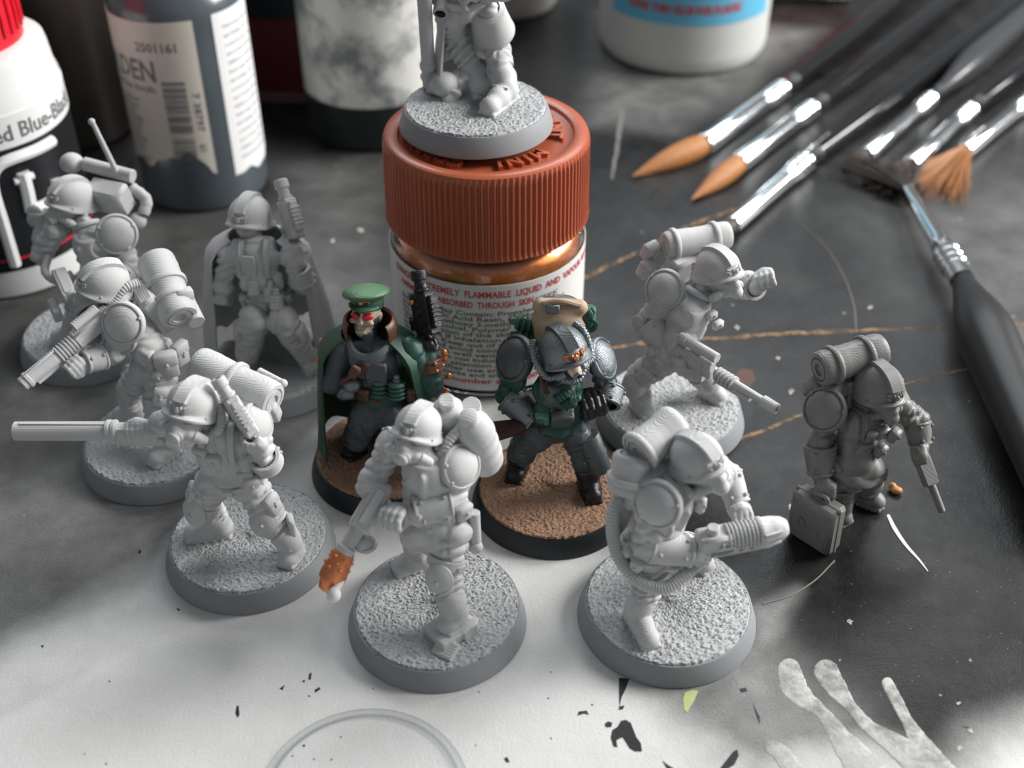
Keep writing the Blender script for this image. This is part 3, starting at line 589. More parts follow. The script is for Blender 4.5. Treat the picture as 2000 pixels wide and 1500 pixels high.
def leg(k, hp, kn, an, m=0, s=1.0, ph=0.0):
    k.cap(hp, kn, .25*s, .19*s, .07, m, (3.4, .042, ph, .7)).cap(kn, lerp(kn, an, .72), .195*s, .185*s, .04, m, (4.2, .055, .35+ph, .8))
def torso(k, pe, ch, nk, F, m=0, s=1.0):
    k.ell(ch, V(.37, .27, .36)*s, F, .08, m).ell(lerp(pe, ch, .5), V(.325, .265, .30)*s, F, .1, m).ell(pe, V(.345, .28, .25)*s, F, .1, m).cap(ch, nk, .20*s, .13*s, .08, m)
    up = nrm(ch-pe); c = lerp(pe, ch, .42)
    for i in range(3):                                                         # cloth gathered over the belt
        q = c+up*(.02+i*.085); k.cap(q-F[:, 0]*.25*s+F[:, 1]*.12*s, q+F[:, 0]*.25*s+F[:, 1]*.14*s+up*.03*(-1)**i, .11*s, .12*s, .025, m)
def belt(root, c, F, m, s=1.0, buckle=True):
    b = MB().lathe(c-F[:, 2]*.05, F[:, 2], [(.33*s, 0), (.362*s, .0), (.372*s, .012), (.372*s, .088), (.362*s, .10), (.33*s, .10)], 40, sx=1.0, sy=.83, ref=F[:, 0]).build('belt', m, root, 30)
    if buckle: MB().box(c+F[:, 1]*.325*s, (.075, .025, .06), F, .015).build('buckle', m, b)
    return b
def chest_plate(root, c, F, m, s=1.0):
    k = Clay(.018); k.ell(c+F@V(0, .015, .0), V(.39, .315, .40)*s, F, .02); k.cap(c+F@V(0, .30, .22)*s, c+F@V(0, .335, -.26)*s, .035*s, .05*s, .06)
    k.box(c+F@V(0, .45, -.02), (.33*s, .42, .33*s), F, .06, .01, op='i')
    for sg in (-1, 1): k.ell(c+F@V(sg*.37, .16, .20)*s, V(.16, .25, .22)*s, F, .02, 0, 's')
    return k.build('chest_plate', m, root)
def webbing(root, c, F, m, s=1.0):
    for sg in (-1, 1):
        b = MB(); pts = [c+F@V(sg*x, y, z)*s for x, y, z in ((.17, -.22, .22), (.19, -.02, .40), (.20, .19, .30), (.19, .315, .06), (.17, .31, -.22), (.16, .29, -.36))]
        P = spline(pts, 16); T = np.gradient(P, axis=0)
        w = F[:, 0]*.05; vs = []
        for p, t in zip(P, T):
            n = nrm(np.cross(F[:, 0], t)); vs += [p-w, p-w*.9-n*.022*1, p+w*.9-n*.022, p+w]
        b.add(vs, [(i*4+j, i*4+4+j, i*4+5+j, i*4+1+j) for i in range(15) for j in range(3)])
        b.build('webbing_strap', m, root, 40)
def ammo_pouches(root, c, F, m, n=3, w=.075, h=.13, d=.05, gap=.17, slant=0):
    for i in range(n):
        t = (i-(n-1)/2)*gap; pouch(root, c+F@V(t, -.5*abs(t)**2, t*slant), F, V(w, d, h), m)

def std(J, Ft, res=.02, mi=(0, 0, 0), s=1.0, soles=(.345, .345), skirt=False):
    """torso, arms and legs from joints; mi = material of cloth, boots, gloves"""
    k = Clay(res); torso(k, J['pe'], J['ch'], J['nk'], Ft, mi[0], s); k.ell(J['hd']+V(0, 0, -.08), (.21, .22, .24), k=.05, m=mi[0])
    for i, q in enumerate('RL'):
        if i == 0: boots = []
        if 'el'+q in J: arm(k, J['sh'+q], J['el'+q], J['wr'+q], mi[0], s, .3*i)
        if 'kn'+q in J: leg(k, J['hp'+q], J['kn'+q], J['an'+q], mi[0], s, .4*i); boots.append((J['an'+q], J['to'+q], soles[i], J['kn'+q]))
    if skirt: tunic(k, J, mi[0], .34, .41, .34)
    k.wrinkle(.033, ph=float(J['pe'][0]*7))
    for a, t, z, kn in boots: boot(k, a, t, z, mi[1], shaft=kn, s=s)
    return k
def hgrid(b, P, thick, nrm_sign=1):
    """a cloth sheet from a grid of points, with thickness and closed edges"""
    P = np.asarray(P); n, m, _ = P.shape; du = np.gradient(P, axis=0); dv = np.gradient(P, axis=1); N = np.cross(du, dv); N /= np.linalg.norm(N, axis=2)[:, :, None]+1e-9
    Q = P+N*thick*nrm_sign; vs = np.concatenate([P.reshape(-1, 3), Q.reshape(-1, 3)]); o = n*m; fs = []
    for i in range(n-1):
        for j in range(m-1):
            a = i*m+j; f = (a, a+1, a+m+1, a+m); g = tuple(x+o for x in f)
            fs += [f if nrm_sign < 0 else f[::-1], g[::-1] if nrm_sign < 0 else g] if False else [f, g[::-1]]
    ring = [j for j in range(m)]+[i*m+m-1 for i in range(1, n)]+[(n-1)*m+j for j in range(m-2, -1, -1)]+[i*m for i in range(n-2, 0, -1)]
    for a, c in zip(ring, ring[1:]+ring[:1]): fs.append((c, a, a+o, c+o))
    return b.add(vs, fs)
def cloak(root, top, F, zb, m, r0=.42, r1=.80, a0=-125, a1=125, lean=(0, 0), ragged=.1, seed=1, name='cloak', depth=.75, sides=(1, 1)):
    """hangs from the shoulders round the back; angles measured from straight behind"""
    g = np.random.default_rng(seed); nu, nv = 60, 30; P = np.zeros((nu, nv, 3)); ph = g.uniform(0, 6.28, 4)
    for i in range(nu):
        u = i/(nu-1); a = R(a0+(a1-a0)*u); rag = ragged*(.5*math.sin(u*31+ph[0])+.5*math.sin(u*57+ph[1]))*(1 if u > .55 else .35)
        sd = sides[0] if u < .5 else sides[1]
        for j in range(nv):
            v = j/(nv-1); r = (r0+(r1*sd-r0)*(v**.75)) if v > .12 else r0*(.55+.45*math.sin(v/.12*1.57))+(r1*sd-r0)*(v**.75)
            r += (.055*math.sin(u*17+ph[2]+v)+.03*math.sin(u*33+ph[3]-2*v))*min(1, v*1.5)
            x = math.sin(a)*r; y = -math.cos(a)*r*depth; z = lerp(top[2], zb+rag, v) if v > .12 else top[2]+.10*math.cos(v/.12*1.57)-(top[2]-zb)*.12*(v/.12)*1.0
            z = min(z, top[2]+.1-(top[2]-zb)*max(0, v-.05))
            P[i, j] = V(top[0]+lean[0]*v, top[1]+lean[1]*v, 0)+F[:, 0]*x*-1+V(F[0, 1], F[1, 1], 0)/np.linalg.norm(F[:2, 1])*y+V(0, 0, z)
    return hgrid(MB(), P, .035).build(name, m, root, 60)
def canister(root, a, b, r, m, m2=None, name='grenade', ribs=3):
    a = np.asarray(a); b = np.asarray(b); L = np.linalg.norm(b-a); pr = [(0, 0), (r*.8, .0), (r, .03)]
    for i in range(ribs): t = L*(i+1)/(ribs+1); pr += [(r, t-.025), (r*.88, t-.012), (r*.88, t+.012), (r, t+.025)]
    pr += [(r, L-.04), (r*.8, L), (0, L)]
    o = MB().lathe(a, b-a, pr, 20).build(name, m, root, 35); MB().cyl(b-(b-a)*.02, b+nrm(b-a)*.05, r*.5, seg=12).ell(b+nrm(b-a)*.07, r*.42, seg=10, rings=6).build('cap', m2 or m, o); return o
def pistol(root, grip, mz, m, up, m_eagle=None, s=1.0, name='pistol', m_bore=None):
    """bulky sidearm: grip point, muzzle point"""
    grip = np.asarray(grip); mz = np.asarray(mz); d = nrm(mz-grip); L = np.linalg.norm(mz-grip); F = frame(d, up)
    g = MB().box(grip+d*L*.40+F[:, 2]*.03, (.095*s, L*.30, .155*s), F, .025).box(grip+d*L*.28-F[:, 2]*.14*s, (.07*s, L*.10, .10*s), F, .02).build(name, m, root, 35)
    MB().box(grip+d*L*.42+F[:, 2]*.20*s, (.055*s, L*.22, .045*s), F, .012).build('top_rail', m, g, 35)
    for i in range(5): MB().box(grip+d*L*(.30+.06*i)+F[:, 2]*.245*s, (.075*s, L*.016, .02), F, .006).build('rib', m, g)
    MB().cyl(grip+d*L*.66+F[:, 2]*.05, grip+d*L*.97+F[:, 2]*.05, .085*s, .078*s, 20).lathe(grip+d*L*.70+F[:, 2]*.05, d, [(.08*s, 0), (.105*s, .01), (.105*s, .05), (.08*s, .06)], 20).build('barrel', m, g, 40)
    q = MB().cyl(grip+d*L*.86+F[:, 2]*.05, grip+d*L+F[:, 2]*.05, .105*s, .10*s, 22, .014, bore=.058*s, bdepth=.10).build('muzzle', m, g, 40)
    MB().cyl(grip+d*(L-.09)+F[:, 2]*.05, grip+d*(L-.07)+F[:, 2]*.05, .06*s, bev=.002).build('bore', m_bore or M['hole'], q)
    MB().box(grip+d*L*.30-F[:, 2]*.01, (.10*s, L*.05, .20*s), F, .02).build('magazine', m, g, 35)
    return g

def extras(root, J, Ft, m, pockets=True, back=True):
    """pockets, straps and pouches every trooper wears"""
    for q, sg in (('R', -1), ('L', 1)):
        if 'kn'+q not in J: continue
        hp, kn, an = J['hp'+q], J['kn'+q], J['an'+q]; d = nrm(kn-hp); side = nrm(Ft[:, 0]*-sg*-1*1.0); side = Ft[:, 0]*(1 if q == 'R' else -1); side = nrm(side-d*np.dot(side, d)+Ft[:, 1]*.35)
        F = np.stack([np.cross(side, -d), side, -d], 1)
        pouch(root, lerp(hp, kn, .55)+side*.235, F, V(.12, .05, .15), m)
        MB().lathe(lerp(hp, kn, .80), d, [(.17, 0), (.232, 0), (.238, .01), (.238, .055), (.232, .065), (.17, .065)], 24).build('thigh_strap', m, root, 40)
        e = nrm(an-kn); MB().lathe(lerp(kn, an, .14), e, [(.15, 0), (.218, 0), (.222, .01), (.222, .045), (.215, .055), (.15, .055)], 24).build('knee_strap', m, root, 40)
    w = lerp(J['pe'], J['ch'], .12)
    for a in (-150, -115, -75, 75, 115, 150) if back else (-100, 100):
        dr = Ft[:, 1]*math.cos(R(a))+Ft[:, 0]*math.sin(R(a)); F = np.stack([np.cross(dr, Ft[:, 2]), dr, Ft[:, 2]], 1)
        pouch(root, w+Ft[:, 0]*math.sin(R(a))*.38+Ft[:, 1]*math.cos(R(a))*.32-Ft[:, 2]*.06, F, V(.085, .06, .11), m)
    MB().lathe(lerp(J['ch'], J['nk'], .72), J['nk']-J['ch'], [(.16, 0), (.235, .0), (.25, .03), (.235, .07), (.20, .09), (.16, .09)], 28).build('collar', m, root, 60)

def tunic(k, J, m=0, r0=.35, r1=.43, drop=.34):
    """skirt of the jacket below the belt"""
    a = J['pe']+V(0, 0, .02); k.cap(a, a-V(0, 0, drop*.55), r0, r1-.03, .03, m, (1.2, .0, 0, 0)); k.ell(a-V(0, 0, drop*.9), (r1, r1*.85, .05), k=.02, m=m)
# ---------------------------------------------------------------- the miniatures
GROUP = 'soldier miniatures on the table'
def make(px, py_bottom, label, m_rim='primer_base', m_top='primer_sand', seed=3, rot=0, z0=0.0, base=True, ctr=None):
    if ctr is None:
        b = at(px, py_bottom); b = V(b[0], b[1]+1.25, 0); dep = (b-CAM)@_f; b[0] = (px-1000)/FPX*dep
    else: b = np.asarray(ctr, float)
    root = empty('soldier_miniature', b, label, 'miniature', GROUP)
    if base: round_base(root, M[m_rim], M[m_top], z0=0, rot=rot, seed=seed)
    
    def P(x, y, z, t=0.0):                        # t = cm from there towards the viewer
        p = at(x, y, z); return p+nrm(CAM-p)*t-b
    return root, P
def limbs(tagn, **k):
    for n, (a, b) in k.items(): print(' ', tagn, n, round(float(np.linalg.norm(np.asarray(a)-np.asarray(b))), 2))
def flamer():
    G = M['primer']; root, P = make(855, 1356, 'pale grey masked trooper with twin back tanks aiming a copper tipped flamer', seed=3, rot=.4)
    Ft = azf(-102, -4); Fh = azf(-112, 18, 4)
    pe, ch, nk, hd = P(858, 1012, 1.78), P(838, 925, 2.42), P(826, 885, 2.78), P(817, 832, 3.16)
    shR, elR, wrR = P(762, 878, 2.62), P(722, 945, 2.28), P(742, 985, 2.02)
    shL, elL, wrL = P(892, 915, 2.52), P(886, 985, 2.02), P(795, 1003, 2.0)
    hpL, knL, anL, toL = P(885, 1040, 1.68), P(868, 1112, 1.2), P(886, 1190, .74), P(866, 1232, .52)
    hpR, knR, anR, toR = P(820, 1035, 1.68), P(812, 1050, 1.05), P(822, 1088, .5), P(772, 1112, .42)
    limbs('flamer', uaR=(shR, elR), faR=(elR, wrR), uaL=(shL, elL), faL=(elL, wrL), thL=(hpL, knL), shL=(knL, anL), thR=(hpR, knR), shR=(knR, anR))
    k = Clay(.0155); torso(k, pe, ch, nk, Ft); k.ell(hd+Fh@V(0, 0, -.1), (.22, .24, .26), Fh, .05)
    arm(k, shR, elR, wrR); arm(k, shL, elL, wrL, ph=.3); leg(k, hpL, knL, anL); leg(k, hpR, knR, anR, ph=.4); tunic(k, dict(pe=pe)); k.wrinkle(.033, 1.0)
    boot(k, anL, toL, .47, shaft=knL); boot(k, anR, toR, .345, shaft=knR)
    grip = P(768, 1012, 2.0); bar = P(735, 1003, 1.95)-P(800, 1020, 1.97)
    fist(k, grip+V(0, -.06, .04), bar, V(.25, .9, .35), .055, wr=wrL, s=1.2, flip=-1); fist(k, P(742, 1000, 1.93), V(.2, -.3, 1), V(1, .6, .3), .06, wr=wrR)
    k.build('body', G, root)
    helmet(root, hd, Fh, G, .93); gas_mask(root, hd, Fh, G, .98)
    chest_plate(root, ch, Ft, G, 1.0)
    pauldron(root, shL+V(.06, -.05, .08), V(.75, -.75, .55), G, .93); pauldron(root, shR+V(-.07, 0, .06), V(-1, -.2, .5), G, .8)
    pauldron(root, lerp(shL, elL, .45)+V(.03, -.03, 0), V(.75, -.75, .1), G, .72)
    vambrace(root, lerp(elL, wrL, .05)+V(0, -.03, .05), lerp(elL, wrL, .86)+V(0, -.03, .05), .235, .185, G, rv=(0, -.7, .7))
    belt(root, lerp(pe, ch, .12), Ft, G)
    for (x, y, z, a) in ((868, 1012, 1.82, -85), (905, 1000, 1.86, -45), (812, 1010, 1.85, -120)):
        q = azf(a); c = P(x, y, z); pouch(root, P(x, y, z, .26), q, V(.115, .07, .12), G)
    knee_pad(root, knL+V(-.06, -.20, .02), V(-.35, -1, .2), G, .62)
    MB().lathe(lerp(hpL, knL, .62), knL-hpL, [(.2, 0), (.262, 0), (.262, .13), (.2, .13)], 24).box(lerp(hpL, knL, .72)+V(.18, -.16, 0), (.07, .05, .05), azf(-45), .015).build('thigh_strap', G, root, 40)
    # twin tanks
    tk = lambda a, b, r: MB().lathe(a, b-a, [(0, 0), (r*.55, .01), (r*.85, .06), (r*.98, .14), (r, .2)]+[q for t in (.3, .52, .74) for q in ((r*.99, L0(a, b)*t-.05), (r*1.05, L0(a, b)*t-.02), (r*1.05, L0(a, b)*t+.02), (r*.99, L0(a, b)*t+.05))]+[(r, L0(a, b)-.22), (r*.93, L0(a, b)-.12), (r*.72, L0(a, b)-.03), (r*.45, L0(a, b)), (r*.40, L0(a, b)+.03), (r*.46, L0(a, b)+.04), (r*.46, L0(a, b)+.12), (r*.38, L0(a, b)+.135), (0, L0(a, b)+.13)], 36).build('fuel_tank', G, root, 40)
    L0 = lambda a, b: float(np.linalg.norm(np.asarray(b)-np.asarray(a)))
    tk(P(950, 908, 2.02), P(918, 822, 3.12), .265); tk(P(885, 880, 2.15), P(873, 792, 3.25), .24)
    MB().cyl(P(925, 835, 2.55), P(920, 792, 3.2), .15, .13, 20).build('gas_bottle', G, root)
    MB().box(P(905, 880, 2.5), (.26, .12, .34), Ft, .05).build('backpack_frame', G, root)
    hose(root, [P(903, 838, 2.98), P(888, 848, 2.98), P(870, 872, 2.86), P(856, 902, 2.66), P(850, 915, 2.6)], .068, 17, G)
    MB().cyl(P(925, 1000, 1.95), P(929, 1062, 1.45), .085, .078, 16).ell(P(929, 1068, 1.42), .1, seg=12, rings=8).build('water_flask', G, root)
    # flamer
    a, b = P(740, 962, 2.2), P(652, 1112, 1.42); d = nrm(b-a); F = frame(d, (.55, -.25, 1))
    gun = MB().box(lerp(a, b, .17), (.135, .34, .14), F, .03).box(lerp(a, b, .16)+F[:, 2]*.13, (.07, .26, .04), F, .015).box(lerp(a, b, .37), (.12, .06, .13), F, .025).build('flamer', G, root, 40)
    MB().cyl(lerp(a, b, .36), lerp(a, b, .82), .105, .095, 20).lathe(lerp(a, b, .42), d, [(.1, 0), (.135, .01), (.135, .05), (.1, .06)], 20).lathe(lerp(a, b, .7), d, [(.1, 0), (.13, .01), (.13, .09), (.1, .1)], 20).build('barrel', G, gun, 40)
    MB().cyl(lerp(a, b, .40)-F[:, 2]*.17+F[:, 0]*.0, lerp(a, b, .84)-F[:, 2]*.15, .055, seg=14).build('fuel_pipe', G, gun)
    MB().ell(P(714, 1062, 1.5), (.12, .14, .20), frame(d, (0, 0, 1)), 18, 12).lathe(P(714, 1062, 1.5)-V(0, 0, .03), (0, 0, 1), [(.10, 0), (.155, .0), (.16, .02), (.155, .05), (.10, .05)], 24).build('fuel_bulb', G, gun)
    MB().cyl(P(735, 1003, 1.95)-nrm(bar)*-.1, P(790, 1018, 1.97), .055).build('side_grip', G, gun)
    na, nb = lerp(a, b, .74), P(638, 1150, 1.12); nd = nrm(nb-na); FN = frame(nd); nl = float(np.linalg.norm(nb-na))
    nz = MB().lathe(na, nd, [(.0, 0), (.105, 0), (.13, .03), (.15, nl*.3), (.175, nl*.62), (.172, nl*.72), (.135, nl*.80), (.115, nl*.98), (.10, nl), (.06, nl), (.055, nl-.12), (0, nl-.12)], 28, sy=1.12).build('nozzle', M['copper'], gun, 35)
    dots('stud', [na+nd*nl*(.14+.13*i)+(FN[:, 0]*math.cos(j*.9+i*.45)+FN[:, 2]*math.sin(j*.9+i*.45)*1.1)*(.138+.012*i) for i in range(3) for j in range(7)], .027, M['copper'], gun)
    MB().cyl(nb-nd*.03, nb-nd*.015, .062, bev=.002, seg=18).build('nozzle_mouth', M['hole'], gun)
    MB().lathe(nb-nd*.02, nd, [(.06, 0), (.10, 0), (.105, .02), (.10, .03), (.065, .03)], 24).build('nozzle_lip', M['primer'], gun)
    MB().ell(P(652, 1162, 1.2, .02), (.10, .11, .09), FN, 16, 10).cyl(lerp(na, nb, .3)-FN[:, 2]*.16, P(656, 1150, 1.22), .065).build('pilot_light', M['white'], gun)
    # rock under the front foot
    k = Clay(.02); c = V(*((anL+toL)/2)[:2], .36); f = azf(-75)
    k.box(c+V(.02, .03, -.0), (.23, .30, .14), f@azf(25), .015, .01).box(c+V(.16, .12, -.02), (.16, .22, .13), azf(-40, 12), .01, .01).box(c+V(-.02, -.27, -.05), (.16, .13, .12), azf(-120, -20), .01, .01)
    k.build('rock', G, root)
flamer()
def plasma():
    G = M['primer']; root, P = make(1301, 1346, 'pale grey hunched trooper with a finned gun and a long looping hose', seed=4, rot=1.7)
    Ft = azf(-48, -22); Fh = azf(-50, 8, -6)
    J = dict(pe=P(1272, 1075, 1.62), ch=P(1302, 985, 2.3), nk=P(1332, 932, 2.68), hd=P(1360, 892, 2.98),
             shR=P(1275, 985, 2.48), elR=P(1258, 1062, 1.82), wrR=P(1352, 1080, 1.72), shL=P(1400, 935, 2.45), elL=P(1420, 925, 2.25), wrL=P(1442, 985, 2.0),
             hpR=P(1270, 1085, 1.5), knR=P(1272, 1125, 1.05), anR=P(1245, 1192, .6), toR=P(1272, 1262, .4), hpL=P(1315, 1078, 1.5), knL=P(1345, 1070, .98), anL=P(1358, 1078, .55), toL=P(1385, 1112, .4))
    k = std(J, Ft, .0155)
    fist(k, P(1372, 1082, 1.72), V(.3, .2, .9), V(-.8, -.5, 0), .05, wr=J['wrR']); fist(k, P(1448, 1010, 1.95), V(1, .1, .1), V(0, .2, 1), .07, wr=J['wrL'])
    k.build('body', G, root); extras(root, J, Ft, G)
    helmet(root, J['hd'], Fh, G, 1.0); gas_mask(root, J['hd'], Fh, G, 1.0, can=False)
    chest_plate(root, J['ch'], Ft, G, .98)
    pauldron(root, P(1283, 985, 2.55), V(-.45, -.8, .35), G, 1.0); pauldron(root, P(1278, 1020, 2.2), V(-.5, -.8, 0), G, .82); pauldron(root, P(1408, 915, 2.5), V(.8, .1, .6), G, .7)
    vambrace(root, lerp(J['elR'], J['wrR'], .15), lerp(J['elR'], J['wrR'], 1.02), .215, .165, G, rv=(0, -.8, .6))
    vambrace(root, J['elL'], J['wrL'], .17, .135, G, rv=(1, -.5, .3))
    MB().lathe(J['elR']+V(-.02, -.14, 0), V(-.25, -1, .1), [(0, .06), (.1, .06), (.13, .04), (.13, 0), (0, 0)], 24).build('elbow_disc', G, root, 40)
    belt(root, lerp(J['pe'], J['ch'], .1), Ft, G, 1.0)
    for i, (x, y, z) in enumerate(((1335, 968, 2.22), (1352, 978, 2.2), (1368, 986, 2.2))): pouch(root, P(x, y, z, .22), azf(-50), V(.055, .06, .13), G)
    MB().lathe(lerp(J['hpR'], J['knR'], .55), J['knR']-J['hpR'], [(.2, 0), (.262, 0), (.262, .13), (.2, .13)], 24).ell(lerp(J['hpR'], J['knR'], .7)+V(.06, -.25, 0), .04, seg=10, rings=6).build('thigh_strap', G, root, 40)
    knee_pad(root, J['knL']+V(.12, -.16, 0), V(.7, -.7, .2), G, .6)
    roll(root, P(1246, 886, 2.95), P(1322, 822, 3.12), .255, G, straps=(.06,)); roll(root, P(1222, 962, 2.45), P(1238, 888, 2.92), .25, G, name='lower_pack', straps=(.35,), bulge=.05)
    MB().box(P(1262, 945, 2.45), (.3, .14, .34), Ft, .06).build('backpack_frame', G, root)
    hose(root, [P(1214, 958, 2.35), P(1198, 1000, 2.1, .1), P(1198, 1050, 1.75, .15), P(1214, 1098, 1.4, .25), P(1252, 1138, 1.15, .34), P(1298, 1148, 1.1, .36), P(1338, 1122, 1.25, .3), P(1368, 1092, 1.5, .1)], .088, 58, G, amp=.11)
    hose(root, [P(1325, 900, 2.9), P(1330, 940, 2.72), P(1352, 965, 2.66), P(1372, 962, 2.68)], .06, 13, G)
    a, b = P(1368, 1062, 1.86), P(1540, 1030, 1.96); d = nrm(b-a); F = frame(d)
    gun = MB().box(lerp(a, b, .16), (.15, .24, .17), F, .04).box(lerp(a, b, .36)-F[:, 2]*.1, (.15, .5, .07), F, .02).box(lerp(a, b, .05)-F[:, 2]*.1, (.09, .16, .1), F, .03).build('plasma_gun', G, root, 40)
    co = MB().lathe(lerp(a, b, .26)+F[:, 2]*.03, d, [(0, 0), (.15, 0), (.155, .02), (.155, .44), (.15, .46), (0, .46)], 28).build('coil_housing', G, gun)
    for i in range(8): MB().lathe(lerp(a, b, .30)+F[:, 2]*.03+d*(.052*i-.01), d, [(.14, 0), (.185, .004), (.185, .022), (.14, .026)], 28).build('coil_fin', G, co, 40)
    MB().lathe(lerp(a, b, .64)+F[:, 2]*.02, d, [(0, 0), (.19, 0), (.20, .02), (.20, .06), (.185, .08), (.18, .2), (.15, .33), (.10, .40), (.07, .41), (.06, .36), (0, .36)], 28).build('muzzle_shroud', G, gun, 40)
    for sg in (-1, 0, 1): MB().box(lerp(a, b, .78)+F[:, 2]*(.02+sg*.09)-F[:, 0]*-.165, (.02, .12, .022), frame(d+F[:, 0]*-.2), .008).build('vent', G, gun)
    MB().cyl(lerp(a, b, .14)+F[:, 2]*.12, lerp(a, b, .14)+F[:, 2]*.27, .085, .08, 20).build('filler_cap', G, gun)
    for t in (.22, .31): MB().box(lerp(a, b, t)+F[:, 0]*.16-F[:, 2]*.0, (.02, .06, .03), F, .008).box(lerp(a, b, t)+F[:, 0]*.16+F[:, 2]*.05, (.018, .02, .04), F, .006).build('side_bracket', G, gun)
    MB().cyl(lerp(a, b, .5)-F[:, 2]*.17, lerp(a, b, .95)-F[:, 2]*.15, .06, .05).build('lower_rail', G, gun); dots('rivet', [lerp(a, b, t)+F[:, 0]*.155-F[:, 2]*.1 for t in (.12, .3, .42, .54)], .026, G, gun)
def sniper():
    G = M['primer']; root, P = make(492, 1203, 'pale grey masked trooper holding a long barrel out sideways and a raised pistol', seed=3, rot=3.3)
    Ft = azf(-98, -20); Fh = azf(-108, 16, 6)
    J = dict(pe=P(458, 932, 1.72), ch=P(438, 858, 2.35), nk=P(408, 822, 2.72), hd=P(376, 788, 3.02),
             shR=P(352, 822, 2.72), elR=P(318, 828, 2.62), wrR=P(285, 838, 2.5), shL=P(495, 835, 2.55), elL=P(520, 902, 2.0), wrL=P(508, 880, 2.35),
             hpR=P(418, 940, 1.6), knR=P(398, 985, 1.15), anR=P(425, 1020, .6), toR=P(366, 1045, .42), hpL=P(490, 950, 1.6), knL=P(525, 1005, 1.1), anL=P(566, 1060, .65), toL=P(556, 1102, .42))
    k = std(J, Ft, .0155); fist(k, P(268, 843, 2.48), V(1, 0, .05), V(.1, .5, .8), .055, wr=J['wrR']); fist(k, P(494, 862, 2.52), V(-.2, -.5, 1), V(.9, -.5, 0), .07, wr=J['wrL'], flip=-1)
    k.build('body', G, root); extras(root, J, Ft, G); helmet(root, J['hd'], Fh, G, 1.03); gas_mask(root, J['hd'], Fh, G, 1.03)
    webbing(root, J['ch'], Ft, G); pauldron(root, J['shL']+V(.08, 0, .1), V(.9, -.2, .5), G, .85); pauldron(root, J['shR']+V(-.05, 0, .1), V(-.7, -.2, .8), G, .8)
    vambrace(root, lerp(J['elL'], J['wrL'], -.1), lerp(J['elL'], J['wrL'], .5), .20, .19, G)
    belt(root, lerp(J['pe'], J['ch'], .1), Ft, G)
    for x, y, z, a in ((395, 885, 2.15, -110), (420, 900, 2.05, -100), (480, 930, 1.75, -80), (492, 945, 1.65, -70)): pouch(root, P(x, y, z, .2), azf(a, -10), V(.10, .07, .13), G)
    knee_pad(root, J['knL']+V(-.04, -.19, .03), V(-.1, -1, .25), G, .62); knee_pad(root, J['knR']+V(-.1, -.17, 0), V(-.5, -1, .2), G, .6)
    MB().box(lerp(J['knL'], J['anL'], .45)+V(.19, -.02, 0), (.05, .13, .22), azf(-70), .03).build('shin_pouch', G, root)
    roll(root, P(385, 712, 2.95), P(535, 785, 2.75), .27, G, straps=(.5,)); MB().box(P(470, 800, 2.55), (.34, .14, .36), Ft, .06).build('backpack', G, root)
    MB().cyl(P(505, 725, 2.75), P(552, 748, 2.7), .06, .05).ell(P(553, 749, 2.7), .065, seg=12, rings=8).build('tool_handle', G, root)
    pouch(root, P(525, 800, 2.5), Ft, V(.14, .1, .2), G)
    hose(root, [P(428, 790, 2.95), P(432, 815, 2.85), P(428, 838, 2.75), P(415, 845, 2.7)], .062, 13, G)
    a, b = P(300, 842, 2.46), P(28, 842, 2.46); d = nrm(b-a); F = frame(d)
    gun = MB().box(lerp(a, b, .12)-F[:, 2]*.04, (.11, .3, .13), F, .03).box(lerp(a, b, .05)-F[:, 2]*.15, (.08, .22, .07), F, .02).build('long_gun', G, root, 40)
    bl = MB().cyl(lerp(a, b, .25), b, .135, .13, 24, .015, bore=.08, bdepth=.2).build('barrel', G, gun, 40)
    MB().box(lerp(a, b, .62)+F[:, 2]*.13, (.03, .62, .018), F, .008).build('sight_rail', G, gun); MB().cyl(b-d*.01, b+d*.002, .085, bev=.001).build('bore', M['hole'], gun)
    MB().lathe(lerp(a, b, .26), d, [(.13, 0), (.16, .01), (.16, .05), (.145, .06), (.145, .08), (.16, .09), (.16, .13), (.13, .14)], 24).build('barrel_collar', G, gun, 40); dots('vent_stud', [lerp(a, b, t)+F[:, 0]*-.115+F[:, 2]*.06*0 for t in (.4, .52, .64, .76, .88)], .02, G, bl)
    pistol(root, P(498, 860, 2.5), P(422, 738, 3.35), G, (.5, -.8, .4), s=1.0)
